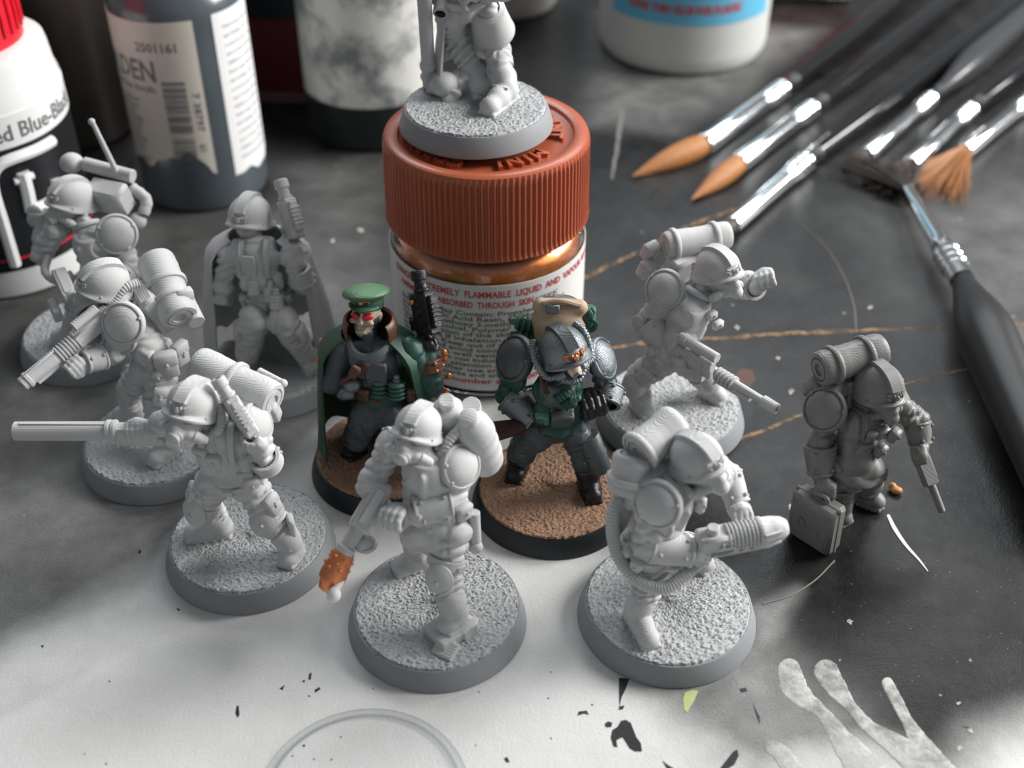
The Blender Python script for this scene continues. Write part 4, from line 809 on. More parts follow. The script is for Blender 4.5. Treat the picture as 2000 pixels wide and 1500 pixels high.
def aim():
    G = M['primer']; root, P = make(314, 989, 'grey trooper leaning forward and sighting a short rifle down to the left', seed=4, rot=.9)
    Ft = azf(-150, -22); Fh = azf(-145, 6, 8)
    J = dict(pe=P(305, 708, 1.68), ch=P(268, 640, 2.3), nk=P(240, 598, 2.68), hd=P(204, 548, 3.02),
             shL=P(248, 628, 2.55), elL=P(222, 690, 2.05), wrL=P(165, 708, 2.12), shR=P(195, 605, 2.55), elR=P(165, 650, 2.2), wrR=P(185, 660, 2.2),
             hpL=P(318, 725, 1.58), knL=P(305, 795, 1.1), anL=P(325, 865, .6), toL=P(296, 905, .42), hpR=P(285, 720, 1.58), knR=P(255, 760, 1.05), anR=P(262, 800, .55), toR=P(225, 812, .42))
    k = std(J, Ft); fist(k, P(145, 715, 2.12), P(60, 740, 2.1)-P(190, 630, 2.5), V(.3, -.3, -1), .07, wr=J['wrL']); k.build('body', G, root); extras(root, J, Ft, G)
    helmet(root, J['hd'], Fh, G, 1.03); gas_mask(root, J['hd'], Fh, G, 1.0)
    pauldron(root, P(240, 632, 2.62), V(-.1, -.9, .45), G, 1.02); pauldron(root, P(232, 660, 2.35), V(-.2, -.9, .1), G, .85); pauldron(root, P(178, 600, 2.62), V(-.5, .7, .6), G, .8)
    vambrace(root, lerp(J['elL'], J['wrL'], .35), J['wrL'], .175, .15, G); belt(root, lerp(J['pe'], J['ch'], .1), Ft, G)
    for x, y, z, a, h in ((290, 705, 1.8, -120, (.12, .08, .2)), (325, 712, 1.75, -70, (.17, .09, .22)), (352, 690, 1.8, -30, (.13, .08, .2)), (268, 690, 1.9, -140, (.08, .07, .14))): pouch(root, P(x, y, z, .16), azf(a), V(*h), G)
    roll(root, P(302, 505, 3.0), P(352, 622, 2.5), .29, G, straps=(.45, .72)); MB().cyl(P(358, 575, 2.55), P(385, 630, 2.35), .13).build('mess_tin', G, root); MB().box(P(300, 600, 2.5), (.32, .15, .36), Ft, .06).build('backpack', G, root)
    pouch(root, P(362, 585, 2.7), azf(-60), V(.12, .08, .18), G)
    hose(root, [P(270, 552, 2.95), P(245, 562, 2.95), P(225, 585, 2.82), P(212, 605, 2.7)], .068, 15, G)
    a, b = P(205, 618, 2.62), P(42, 752, 2.12); d = nrm(b-a); F = frame(d)
    gun = MB().box(lerp(a, b, .15), (.10, .35, .14), F, .03).box(lerp(a, b, -.05)-F[:, 2]*.06, (.07, .22, .1), F, .03).build('rifle', G, root, 40)
    MB().cyl(lerp(a, b, .30)+F[:, 2]*.0, lerp(a, b, .62), .11, seg=20).build('handguard', G, gun)
    for i in range(7): MB().lathe(lerp(a, b, .34+.035*i), d, [(.1, 0), (.135, .005), (.135, .03), (.1, .035)], 20).build('cooling_rib', G, gun)
    MB().cyl(lerp(a, b, .6), b, .115, .11, 20, .02, bore=.05).lathe(lerp(a, b, .9), d, [(.11, 0), (.13, .01), (.13, .06), (.11, .07)], 20).box(lerp(a, b, .74)+F[:, 2]*.1, (.03, .3, .03), F, .01).build('barrel', G, gun); MB().cyl(b-d*.005, b+d*.002, .055, bev=.001).build('bore', M['hole'], gun); MB().cyl(lerp(a, b, .3)+F[:, 2]*.22, lerp(a, b, .02)+F[:, 2]*.22, .075).build('scope', G, gun); MB().box(lerp(a, b, .75)-F[:, 2]*.13, (.05, .2, .05), F, .015).build('lug', G, gun)
def cloaked():
    G = M['primer']; root, P = make(540, 822, 'blurry grey cloaked officer in a helmet with a pistol raised beside the head', seed=3, rot=2.2)
    Ft = azf(-92, -4); Fh = azf(-106, 8)
    J = dict(pe=P(522, 585, 1.7), ch=P(505, 505, 2.4), nk=P(496, 462, 2.72), hd=P(488, 420, 3.02),
             shL=P(568, 498, 2.5), elL=P(592, 555, 1.95), wrL=P(580, 515, 2.4), shR=P(446, 495, 2.5), elR=P(436, 558, 1.95), wrR=P(438, 575, 1.75),
             hpR=P(495, 625, 1.58), knR=P(488, 668, 1.05), anR=P(482, 700, .5), toR=P(470, 722, .42), hpL=P(552, 625, 1.58), knL=P(580, 665, 1.05), anL=P(602, 698, .55), toL=P(612, 725, .42))
    k = std(J, Ft); fist(k, P(577, 480, 2.6), V(-.1, -.3, 1), V(.3, -.9, 0), .07, wr=J['wrL'], flip=-1, s=1.1); fist(k, P(436, 580, 1.7), V(.9, -.3, 0), V(0, -1, .2), .04, wr=J['wrR'], s=1.15)
    c = J['hd']; k.ell(c+Fh@V(0, .05, -.14), (.23, .24, .28), Fh, .04).ell(c+Fh@V(0, .27, -.18), (.05, .08, .09), Fh, .04); [k.ell(c+Fh@V(q*.1, .27, -.10), .065, Fh, .02, 0, 's') for q in (-1, 1)]; k.ell(c+Fh@V(0, .30, -.32), (.09, .05, .03), Fh, .01, 0, 's')
    for i in range(5): k.cap(J['nk']+Ft@V(-.28, .10, -.02-.06*i*.6), J['nk']+Ft@V(.28, .14+.03*(i % 2), -.05-.05*i*.6), .085, .085, .03)
    k.build('body', G, root); extras(root, J, Ft, G); helmet(root, c, Fh, G, 1.08)
    cloak(root, J['nk']+V(.02, .02, -.10), Ft, .62, G, r0=.80, r1=1.06, a0=-126, a1=122, seed=2, ragged=.25, depth=.78); belt(root, lerp(J['pe'], J['ch'], .1), Ft, G)
    webbing(root, J['ch'], Ft, G)
    for x, y, z in ((497, 562, 1.9), (540, 590, 1.75), (528, 575, 1.8)): canister(root, P(x, y+14, z-.1, .28), P(x, y-14, z+.12, .28), .12, G)
    MB().box(J['ch']+Ft@V(.08, .30, -.02), (.10, .03, .28), Ft, .01).build('coat_lapel', G, root)
    vambrace(root, lerp(J['elL'], J['wrL'], .15), lerp(J['elL'], J['wrL'], .8), .2, .16, G)
    pistol(root, P(582, 480, 2.6), P(545, 352, 3.5), G, (.6, -.8, .1), s=1.15)
def pointer():
    G = M['primer']; root, P = make(1308, 915, 'grey crouching trooper with a scoped rifle low and one fist held out', seed=4, rot=4.2)
    Ft = azf(-50, -22); Fh = azf(-52, 8)
    J = dict(pe=P(1310, 692, 1.62), ch=P(1345, 615, 2.25), nk=P(1372, 562, 2.66), hd=P(1402, 522, 2.98),
             shR=P(1302, 580, 2.5), elR=P(1262, 628, 2.0), wrR=P(1312, 688, 1.68), shL=P(1420, 548, 2.5), elL=P(1450, 555, 2.42), wrL=P(1476, 562, 2.6),
             hpR=P(1290, 705, 1.5), knR=P(1242, 742, 1.08), anR=P(1252, 778, .58), toR=P(1266, 808, .42), hpL=P(1338, 702, 1.5), knL=P(1372, 732, 1.05), anL=P(1386, 755, .55), toL=P(1412, 780, .42))
    k = std(J, Ft); fist(k, P(1495, 548, 2.72), V(.9, -.1, .4), V(0, .8, .5), .05, wr=J['wrL'], s=1.15); fist(k, P(1332, 708, 1.72), V(.6, -.5, .3), V(-.8, -.4, .2), .05, wr=J['wrR'])
    k.build('body', G, root); extras(root, J, Ft, G); helmet(root, J['hd'], Fh, G, 1.02); gas_mask(root, J['hd'], Fh, G, 1.0, can=False)
    chest_plate(root, J['ch'], Ft, G, .98); pauldron(root, P(1298, 566, 2.62), V(-.5, -.75, .5), G, 1.0); pauldron(root, P(1292, 596, 2.35), V(-.5, -.85, .1), G, .8); pauldron(root, P(1440, 532, 2.6), V(.8, .1, .6), G, .72)
    vambrace(root, lerp(J['elR'], J['wrR'], .1), lerp(J['elR'], J['wrR'], .98), .225, .17, G, rv=(.5, -.7, .5)); vambrace(root, lerp(J['elL'], J['wrL'], .3), J['wrL'], .2, .17, G)
    MB().lathe(J['elR']+V(-.12, -.08, .02), V(-.8, -.6, .1), [(0, .06), (.11, .06), (.14, .04), (.14, 0), (0, 0)], 24).build('elbow_disc', G, root, 40)
    for i, (x, y) in enumerate(((1378, 598), (1390, 616), (1402, 634))): pouch(root, P(x, y, 2.25, .25), azf(-50), V(.10, .06, .07), G, flap=False)
    belt(root, lerp(J['pe'], J['ch'], .1), Ft, G); knee_pad(root, J['knL']+V(.12, -.15, .02), V(.6, -.8, .2), G, .6); knee_pad(root, J['knR']+V(-.05, -.18, .02), V(-.2, -1, .2), G, .6)
    roll(root, P(1298, 480, 3.02), P(1424, 458, 3.05), .22, G, straps=(.14, .76)); MB().box(P(1325, 525, 2.55), (.32, .15, .34), Ft, .06).build('backpack', G, root)
    pouch(root, P(1270, 490, 2.85), Ft, V(.13, .1, .14), G); pouch(root, P(1262, 525, 2.6), Ft, V(.12, .1, .16), G); hose(root, [P(1358, 515, 2.85), P(1360, 560, 2.65), P(1385, 580, 2.6)], .058, 12, G)
    a, b = P(1322, 682, 1.85), P(1518, 800, 1.85); d = nrm(b-a); F = frame(d)
    gun = MB().box(lerp(a, b, .18), (.09, .38, .15), F, .025).box(lerp(a, b, .16)+F[:, 0]*.09, (.015, .2, .05), F, .01).box(lerp(a, b, .24)-F[:, 2]*.2, (.06, .1, .12), F, .02).build('rifle', G, root, 40)
    MB().cyl(lerp(a, b, .40), lerp(a, b, .9), .075, .062, 18).build('barrel', G, gun); MB().cyl(lerp(a, b, .86), b, .095, .09, 18, .012, bore=.05).build('muzzle', G, gun)
    for i in range(5): MB().lathe(lerp(a, b, .42)+d*.075*i, d, [(.07, 0), (.115, .006), (.115, .04), (.07, .046)], 18).build('cooling_rib', G, gun)
    MB().cyl(lerp(a, b, .02)+F[:, 2]*.26, lerp(a, b, .40)+F[:, 2]*.26, .085, .085, 18).lathe(lerp(a, b, .05)+F[:, 2]*.26, d, [(.08, 0), (.105, .01), (.105, .1), (.08, .11)], 18).box(lerp(a, b, .2)+F[:, 2]*.18, (.03, .1, .06), F, .01).build('scope', G, gun)
    MB().box(lerp(a, b, .58)-F[:, 2]*.11, (.05, .34, .045), F, .012).build('under_rail', G, gun); MB().lathe(lerp(a, b, .03)+F[:, 0]*.09, F[:, 0], [(0, .03), (.06, .03), (.065, .05), (.1, .05), (.11, .03), (.11, 0), (0, 0)], 22).build('end_cap', G, gun); dots('screw', [lerp(a, b, t)+F[:, 0]*.095+F[:, 2]*h for t, h in ((.1, -.09), (.3, -.09), (.3, .07), (.2, -.11))], .03, G, gun)
def unbased():
    G = M['resin']; o = at(1662, 1000, 0); root, P = make(0, 0, 'dark resin trooper without a base carrying a case and a lowered pistol', base=False, ctr=(o[0], o[1], 0))
    Ft = azf(-62, -34); Fh = azf(-66, -2)
    J = dict(pe=P(1668, 895, 1.32), ch=P(1682, 822, 1.9), nk=P(1698, 780, 2.25), hd=P(1716, 752, 2.5),
             shR=P(1622, 800, 2.1), elR=P(1602, 862, 1.65), wrR=P(1602, 925, 1.2), shL=P(1752, 792, 2.05), elL=P(1790, 820, 1.72), wrL=P(1798, 868, 1.42),
             hpR=P(1642, 912, 1.2), knR=P(1640, 950, .78), anR=P(1640, 990, .25), toR=P(1655, 1018, .1), hpL=P(1690, 912, 1.2), knL=P(1696, 935, .75), anL=P(1694, 955, .28), toL=P(1722, 985, .1))
    k = std(J, Ft, .017, soles=(.01, .01), skirt=True); fist(k, P(1612, 958, 1.0), azf(-20)[:, 1], V(0, -.2, 1), .05, wr=J['wrR'], s=1.1); fist(k, P(1797, 888, 1.36), V(.2, -.6, -.9), V(-.2, .2, .9), .05, wr=J['wrL'])
    k.build('body', G, root); extras(root, J, Ft, G); helmet(root, J['hd'], Fh, G, 1.05); gas_mask(root, J['hd'], Fh, G, 1.02, can=False)
    pauldron(root, P(1610, 800, 2.2), V(-.6, -.6, .5), G, 1.0); pauldron(root, P(1762, 778, 2.1), V(.8, 0, .5), G, .75); vambrace(root, lerp(J['elR'], J['wrR'], .1), J['wrR'], .215, .165, G, rv=(.8, -.5, 0)); vambrace(root, lerp(J['elL'], J['wrL'], .1), J['wrL'], .17, .14, G)
    belt(root, lerp(J['pe'], J['ch'], .1), Ft, G); chest_plate(root, J['ch'], Ft, G, .96); webbing(root, J['ch'], Ft, G, 1.04)
    for x, y, z, a in ((1722, 845, 1.72, -60), (1745, 850, 1.72, -40), (1700, 850, 1.7, -70), (1690, 872, 1.45, -70), (1718, 880, 1.4, -50)): pouch(root, P(x, y, z, .34), azf(a, -15), V(.09, .07, .11), G)
    roll(root, P(1598, 722, 2.7), P(1722, 682, 2.78), .25, G, straps=(.22, .72)); MB().box(P(1628, 765, 2.2), (.32, .16, .34), Ft, .06).build('backpack', G, root); pouch(root, P(1588, 752, 2.3), Ft, V(.11, .1, .2), G)
    hose(root, [P(1660, 745, 2.5), P(1660, 800, 2.1), P(1690, 828, 1.95), P(1712, 815, 2.05)], .06, 12, G); hose(root, [P(1758, 740, 2.5), P(1762, 780, 2.25), P(1745, 800, 2.15), P(1728, 805, 2.1)], .05, 14, G)
    a, b = P(1790, 872, 1.42), P(1840, 1000, .62); d = nrm(b-a); F = frame(d, (.6, .6, .5)); gun = MB().box(lerp(a, b, .3), (.07, .3, .11), F, .02).box(lerp(a, b, .3)+F[:, 2]*.11, (.03, .2, .03), F, .01).build('pistol', G, root); MB().cyl(lerp(a, b, .5), b, .06, .055, bore=.03).build('barrel', G, gun)
    F = azf(-47, 0, -4); c = P(1594, 1014, .50); w = MB().box(c, (.18, .38, .44), F, .06).build('carrying_case', G, root, 40)
    MB().box(c+F[:, 0]*.165, (.025, .30, .35), F, .01).build('case_panel', G, w); MB().box(c, (.04, .392, .452), F, .02).build('case_seam', G, w); MB().lathe(c+F[:, 0]*.193-F[:, 1]*.12, F[:, 0], [(0, .0), (.07, 0), (.07, .02), (.05, .02), (.05, .006), (0, .006)], 20, sy=1.4).build('dial', G, w)
    MB().box(c+F[:, 0]*.193+F[:, 1]*.13+F[:, 2]*.04, (.01, .07, .025), F, .005).box(c+F[:, 0]*.193+F[:, 1]*.13-F[:, 2]*.08, (.01, .03, .06), F, .005).build('latch', G, w)
    MB().tube([c+F@V(0, -.13, .40), c+F@V(0, -.12, .52), c+F@V(0, .12, .52), c+F@V(0, .13, .40)], .035, 8, sub=5).build('handle', G, w); MB().ell(c+F@V(0, .28, -.45), (.07, .06, .05), F, 12, 8).build('case_foot', G, w)
def radio():
    G = M['primer']; root, P = make(180, 757, 'blurry grey trooper farthest left carrying a radio pack with an upright antenna', seed=3, rot=5.2)
    Ft = azf(-118, -18); Fh = azf(-132, 10)
    J = dict(pe=P(215, 560, 1.7), ch=P(185, 480, 2.35), nk=P(165, 430, 2.72), hd=P(140, 385, 3.02),
             shL=P(238, 465, 2.5), elL=P(255, 530, 2.0), wrL=P(200, 570, 2.0), shR=P(110, 450, 2.55), elR=P(80, 500, 2.1), wrR=P(82, 432, 2.5),
             hpL=P(225, 575, 1.6), knL=P(220, 620, 1.1), anL=P(205, 670, .6), toL=P(170, 690, .42), hpR=P(180, 575, 1.6), knR=P(150, 620, 1.05), anR=P(140, 650, .55), toR=P(105, 660, .42))
    k = std(J, Ft); fist(k, P(80, 425, 2.55), V(.1, -.2, 1), V(-.8, -.4, 0), .06, wr=J['wrR'], s=1.15); fist(k, P(180, 580, 2.0), V(.8, -.3, .2), V(0, -.2, 1), .06, wr=J['wrL']); k.build('body', G, root); extras(root, J, Ft, G)
    helmet(root, J['hd'], Fh, G, 1.05); gas_mask(root, J['hd'], Fh, G, 1.0); pauldron(root, P(228, 458, 2.62), V(.3, -.85, .5), G, 1.05); pauldron(root, P(100, 440, 2.6), V(-.9, 0, .5), G, .75); chest_plate(root, J['ch'], Ft, G, 1.0); belt(root, lerp(J['pe'], J['ch'], .1), Ft, G)
    vambrace(root, lerp(J['elL'], J['wrL'], .1), J['wrL'], .21, .16, G)
    rb = MB().box(P(215, 385, 2.9), (.36, .20, .26), azf(-112, -18), .06).build('radio_box', G, root, 40); MB().cyl(P(165, 320, 3.3), P(260, 345, 3.2), .12).build('radio_bar', G, rb); MB().cyl(P(232, 345, 3.2), P(180, 238, 4.15), .05, .04).ell(P(179, 238, 4.16), .06, seg=12, rings=8).build('antenna', G, rb)
    MB().ell(P(140, 318, 3.3), (.2, .2, .17), seg=20, rings=12).build('signal_dome', G, rb); hose(root, [P(255, 365, 3.0), P(285, 390, 2.8), P(280, 420, 2.6)], .1, 5, G, 'cable', .05); MB().ell(P(268, 432, 2.5), (.16, .16, .15), seg=18, rings=10).build('ball_pouch', G, root)
    hose(root, [P(95, 500, 2.2), P(88, 530, 2.05), P(110, 548, 1.95), P(140, 535, 1.95)], .07, 9, G, 'cable', .05)
    hs = MB().ell(P(68, 420, 2.6), (.13, .11, .2), seg=16, rings=10).build('handset', G, root)
    c = P(130, 565, 1.95); F = azf(-150, 0, 10); sb = MB().box(c, (.34, .10, .22), F, .03).build('map_case', G, root); MB().box(c+F@V(0, .1, .08), (.35, .03, .12), F, .02).build('flap', G, sb); MB().box(P(108, 605, 1.7), (.2, .07, .12), F, .02).build('pouch', G, root)
plasma(); sniper(); aim(); cloaked(); pointer(); unbased(); radio()
def beret():
    root, P = make(761, 1018, 'painted officer with light green cap, green cloak and a black pistol held upright', 'black_rim', 'brown_sand', seed=3, rot=2.9)
    D, GR, SK, BK = M['dark_grey'], M['green'], M['bone'], M['black']
    Ft = azf(-98, -4); Fh = azf(-104, 20)
    J = dict(pe=P(745, 772, 1.68), ch=P(735, 702, 2.3), nk=P(724, 660, 2.62), hd=P(716, 612, 2.92),
             shL=P(800, 685, 2.45), elL=P(842, 752, 1.9), wrL=P(835, 700, 2.3), shR=P(668, 690, 2.42), elR=P(648, 745, 1.95), wrR=P(672, 765, 1.75),
             hpR=P(718, 808, 1.5), knR=P(704, 838, 1.05), anR=P(692, 868, .55), toR=P(676, 890, .42), hpL=P(768, 808, 1.5), knL=P(790, 838, 1.05), anL=P(800, 868, .55), toL=P(806, 892, .42))
    k = std(J, Ft, .0155, mi=(0, 1, 1)); hd = J['hd']
    k.ell(J['ch'], V(.37, .285, .33), Ft, .02, 2).ell(lerp(J['pe'], J['ch'], .2), V(.36, .29, .22), Ft, .04, 4)
    tunic(k, J, 4, .36, .42, .36); k.cap(J['shL'], J['elL'], .215, .18, .03, 4, (3, .02, .2, .3)).cap(J['elL'], J['wrL'], .19, .16, .03, 4, (3, .02, .2, .3)); k.cap(J['shR'], J['elR'], .21, .18, .03, 0)
    fist(k, P(832, 668, 2.48), V(-.12, -.3, 1), V(.4, -.9, 0), .07, 1, flip=-1, wr=J['wrL'], s=1.1); fist(k, P(684, 762, 1.76), V(.9, -.3, .1), V(0, -1, .3), .04, 5, wr=J['wrR'], s=1.15)
    # the gaunt face
    k.ell(hd+Fh@V(0, 0, 0), (.21, .24, .27), Fh, .02, 3).ell(hd+Fh@V(0, .10, -.20), (.13, .14, .15), Fh, .05, 3).cap(hd+Fh@V(0, .23, .02), hd+Fh@V(0, .255, -.085), .03, .045, .03, 3)
    for sg in (-1, 1):
        k.ell(hd+Fh@V(sg*.085, .225, .015), (.07, .06, .05), Fh, .015, 3, 's'); k.ell(hd+Fh@V(sg*.12, .21, -.08), (.07, .05, .05), Fh, .03, 3); k.ell(hd+Fh@V(sg*.13, .22, -.17), (.05, .07, .06), Fh, .03, 3, 's'); k.ell(hd+Fh@V(sg*.215, .0, -.02), (.035, .06, .075), Fh, .015, 3)
    k.cap(hd+Fh@V(-.06, .235, -.205), hd+Fh@V(.06, .235, -.205), .02, None, .012, 3, op='s'); k.cap(hd+Fh@V(-.055, .225, -.235), hd+Fh@V(.055, .225, -.235), .028, None, .02, 3)
    for i in range(6): k.cap(J['nk']+Ft@V(-.30, .12, .0-.05*i), J['nk']+Ft@V(.28, .16+.04*(i % 2), -.05-.045*i), .075, .08, .02, 0)     # scarf folds
    k.build('body', [D, BK, M['grey_plate'], SK, GR, M['silver']], root)
    for sg in (-1, 1): MB().ell(hd+Fh@V(sg*.098, .222, .0), (.082, .030, .052), Fh@azf(90+sg*-22, -12, sg*10), 16, 10).build('eye_lens', M['red'], root)
    # peaked soft cap
    c = hd+Fh@V(0, 0, .17); cb = MB().lathe(c-Fh[:, 2]*.06, Fh[:, 2], [(.21, 0), (.235, 0), (.245, .02), (.245, .11), (.21, .13)], 36, sy=1.1, ref=Fh[:, 0]).build('cap_band', M['green_cloak'], root, 40)
    top = azf(-106, 18, -8); k = Clay(.016); k.ell(c+top@V(0, .0, .15), (.345, .40, .085), top, .03).ell(c+top@V(.06, .02, .175), (.26, .30, .085), top, .05).ell(c+top@V(0, 0, .10), (.26, .29, .10), top, .04)
    k.build('cap_crown', M['green_light'], cb)
    n = 18; P0 = []; P1 = []
    for i in range(n):
        a = R(28+124*i/(n-1)); e = math.sin(R(180*i/(n-1)))**.6
        P0.append(c+Fh@V(.235*math.cos(a), .255*math.sin(a), -.03)); P1.append(c+Fh@V(.25*math.cos(a), (.265+.09*e)*math.sin(a), -.025-.045*e))
    hgrid(MB(), np.stack([P0, lerp(P0, P1, .5)+V(0, 0, .012), P1]), .025).build('visor', M['green_cloak'], cb, 60)
    q = MB().ell(c+Fh@V(0, .275, .05), (.035, .02, .045), Fh, 10, 6)
    for sg in (-1, 1): q.tube([c+Fh@V(sg*.03, .275, .06), c+Fh@V(sg*.08, .262, .085), c+Fh@V(sg*.12, .245, .06)], .018, 6)
    q.build('badge', M['copper'], cb)
    # collar, cloak
    co = MB(); g = []
    for i in range(40):
        a = R(-125+250*i/39); g.append([J['nk']+Ft@V(math.sin(a)*r, -math.cos(a)*r*.9-.03, z) for r, z in ((.36, -.12), (.40, .06), (.41, .22), (.38, .34), (.34, .36))])
    hgrid(co, np.array(g), .04, -1).build('cloak_collar', M['brown'], root, 60)
    cloak(root, J['nk']+V(-.03, .03, -.06), Ft, .55, M['green_cloak'], r0=.72, r1=1.0, a0=-128, a1=122, seed=5, ragged=.22, lean=(.05, .0), depth=.85)
    for x, y, z in ((628, 668, 2.35), (622, 705, 2.1), (868, 700, 2.2), (876, 735, 1.9), (872, 765, 1.7), (868, 690, 2.35)): MB().ell(P(x, y, z), (.05, .045, .07), seg=8, rings=6).build('cloak_fray', M['copper'], root)
    for i in range(4): 
        p = lerp(P(690, 728, 2.25), P(752, 690, 2.35), (i+.3)/3.6)+V(0, -.16, .10); MB().box(p, (.075, .05, .12), frame(V(-.15, -1, -.1), V(.45, -.1, 1)), .025).build('bandolier_pouch', M['brown'], root)
    st = [P(670, 745, 2.05), P(705, 722, 2.25), P(745, 697, 2.36), P(785, 665, 2.5)]; MB().tube([p+V(0, -.12, .08) for p in st], .07, 8, sub=5, flat=.6).build('bandolier', M['brown'], root)
    for i in range(4): MB().tube([J['nk']+Ft@V(x, y, z)+V(0, 0, -.06*i) for x, y, z in ((-.34, .05, .02), (-.2, .28, -.04-.02*i), (.0, .36, -.10+.02*i), (.2, .30, -.05), (.33, .06, .03))], [.06, .075, .085, .075, .05], 8, sub=5).build('scarf', M['dark_grey'], root)
    for x, y, z, a in ((712, 772, 1.7, -120), (805, 770, 1.7, -70)): pouch(root, P(x, y, z, .28), azf(a), V(.09, .06, .12), M['brown'])
    MB().box(J['ch']+Ft@V(-.06, .285, -.02), (.17, .04, .2), Ft, .035).build('breastplate', M['grey_plate'], root)
    b = belt(root, lerp(J['pe'], J['ch'], .22), Ft, M['brown'], 1.05)
    for x, y in ((742, 752), (776, 757)): canister(root, P(x, y+20, 1.68, .26), P(x-1, y-12, 1.95, .26), .14, M['green'], M['silver'])
    MB().ell(P(688, 752, 1.95, .15), (.14, .10, .12), seg=16, rings=10).build('silver_cuff', M['silver'], root)
    pistol(root, P(838, 668, 2.5), P(812, 528, 3.42), M['gunmetal'], (.7, -.7, .1), s=1.18)
    MB().ell(P(803, 592, 3.02), (.035, .02, .06), azf(-95, 0, 40), 8, 6).build('gun_emblem', M['copper'], root)
    vambrace(root, lerp(J['elL'], J['wrL'], .55), J['wrL'], .19, .17, M['brown'], m_rivet=M['copper'])
def painted_trooper():
    root, P = make(1078, 1095, 'painted trooper in silver helmet and armour over dark green with a tan backpack', 'black_rim', 'brown_sand', seed=4, rot=5.6)
    SV, GR, DK, BK = M['silver'], M['green'], M['dark_grey'], M['black']
    Ft = azf(-84, -20); Fh = azf(-64, 8, -8)
    J = dict(pe=P(1090, 832, 1.6), ch=P(1090, 758, 2.22), nk=P(1094, 712, 2.58), hd=P(1100, 682, 2.92),
             shR=P(1010, 705, 2.42), elR=P(992, 772, 1.9), wrR=P(1052, 830, 1.62), shL=P(1172, 705, 2.4), elL=P(1186, 765, 1.95), wrL=P(1172, 795, 1.85),
             hpR=P(1052, 845, 1.48), knR=P(1025, 868, 1.05), anR=P(1012, 898, .6), toR=P(1002, 938, .42), hpL=P(1125, 845, 1.48), knL=P(1140, 882, 1.05), anL=P(1150, 930, .6), toL=P(1160, 978, .42))
    k = Clay(.0155); torso(k, J['pe'], J['ch'], J['nk'], Ft, 0)
    arm(k, J['shR'], J['elR'], J['wrR'], 0); arm(k, J['shL'], J['elL'], J['wrL'], 0)
    for i, q in enumerate('RL'): leg(k, J['hp'+q], J['kn'+q], J['an'+q], 1, ph=.4*i)
    k.wrinkle(.026, .6)
    for q in 'RL': boot(k, J['an'+q], J['to'+q], .345, 2, shaft=J['kn'+q])
    hd = J['hd']; k.ell(hd+Fh@V(0, .03, -.12), (.21, .23, .25), Fh, .03, 3)
    fist(k, P(1156, 792, 1.85, .22), V(1, .3, .1), V(0, .85, .45), .07, 2, wr=J['wrL'], s=1.35); fist(k, P(1068, 838, 1.6), V(.8, -.4, .2), V(-.6, -.5, .5), .05, 2, wr=J['wrR'])
    k.build('body', [GR, DK, BK, M['skin']], root)
    helmet(root, hd, Fh, SV, 1.06, m_badge=M['copper'], m_crest=M['grey_plate'])
    L = lambda x, y, z: hd+Fh@V(x, y, z)
    MB().box(L(0, .265, -.075), (.15, .045, .035), Fh, .02).build('visor_lens', M['red'], root)
    gm = MB().cyl(L(0, .24, -.21), L(0, .34, -.26), .10, .085, 20).box(L(0, .26, -.15), (.055, .05, .06), Fh, .02).build('gas_mask', M['skin'], root, 40)
    MB().cyl(L(0, .33, -.255), L(0, .385, -.28), .07, .065, 18, bore=.04).build('filter', SV, gm)
    for sg in (-1, 1):
        MB().cyl(L(sg*.12, .22, -.25), L(sg*.22, .17, -.29), .07, .065, 14).ell(L(sg*.225, .165, -.29), .065, Fh, 10, 7).build('side_canister', SV, gm)
        hose(root, [L(sg*.20, .18, -.27), L(sg*.36, .10, -.26), L(sg*.42, -.04, -.08), L(sg*.40, -.14, .10), L(sg*.33, -.22, .2)], .055, 18, SV)
    hose(root, [L(-.2, .2, -.3), L(0, .28, -.40), L(.2, .2, -.33)], .055, 10, SV)
    chest_plate(root, J['ch'], Ft, M['grey_plate'], 1.0)
    pauldron(root, P(1004, 700, 2.55), V(-.75, -.5, .55), M['grey_plate'], 1.08, m_rivet=SV); pauldron(root, P(998, 730, 2.3), V(-.75, -.6, .15), GR, .88); pauldron(root, P(1178, 700, 2.5), V(.85, -.3, .55), SV, 1.0); pauldron(root, P(1184, 728, 2.25), V(.85, -.4, .1), SV, .78)
    vambrace(root, lerp(J['elR'], J['wrR'], .05), lerp(J['elR'], J['wrR'], .9), .22, .17, SV, rv=(.3, -.7, .7)); vambrace(root, J['elL']+V(.03, 0, .08), lerp(J['elL'], J['wrL'], .75)+V(.06, -.08, .02), .2, .18, SV, rv=(.4, -.8, .4))
    belt(root, lerp(J['pe'], J['ch'], .1), Ft, BK, 1.02, False)
    bx = MB().box(P(1098, 818, 1.75, .25), (.165, .08, .17), azf(-84, -25), .03).build('belt_box', M['grey_plate'], root, 40); MB().box(P(1098, 800, 1.86, .27), (.17, .09, .05), azf(-84, -25), .02).build('lid', SV, bx)
    pouch(root, P(1062, 815, 1.75, .22), azf(-110, -20), V(.10, .07, .13), GR)
    for (x, y, z, x2, y2, z2) in ((1065, 770, 2.1, 1088, 752, 2.25), (1085, 782, 2.08, 1108, 766, 2.2), (1100, 792, 2.0, 1122, 782, 2.1)): canister(root, P(x, y, z, .3), P(x2, y2, z2, .3), .095, GR, M['green'], name='belt_grenade')
    MB().tube([P(1055, 700, 2.55, .1), P(1062, 735, 2.42, .2), P(1068, 770, 2.2, .25)], .075, 8, sub=5, flat=.5).build('chest_strap', M['brown'], root)
    # tan pack with a silver buckled lid, green canisters at its sides
    up = nrm(V(.02, .28, 1)); k = Clay(.018); c = P(1092, 622, 2.85); F = frame(V(.05, -1, .28), up)
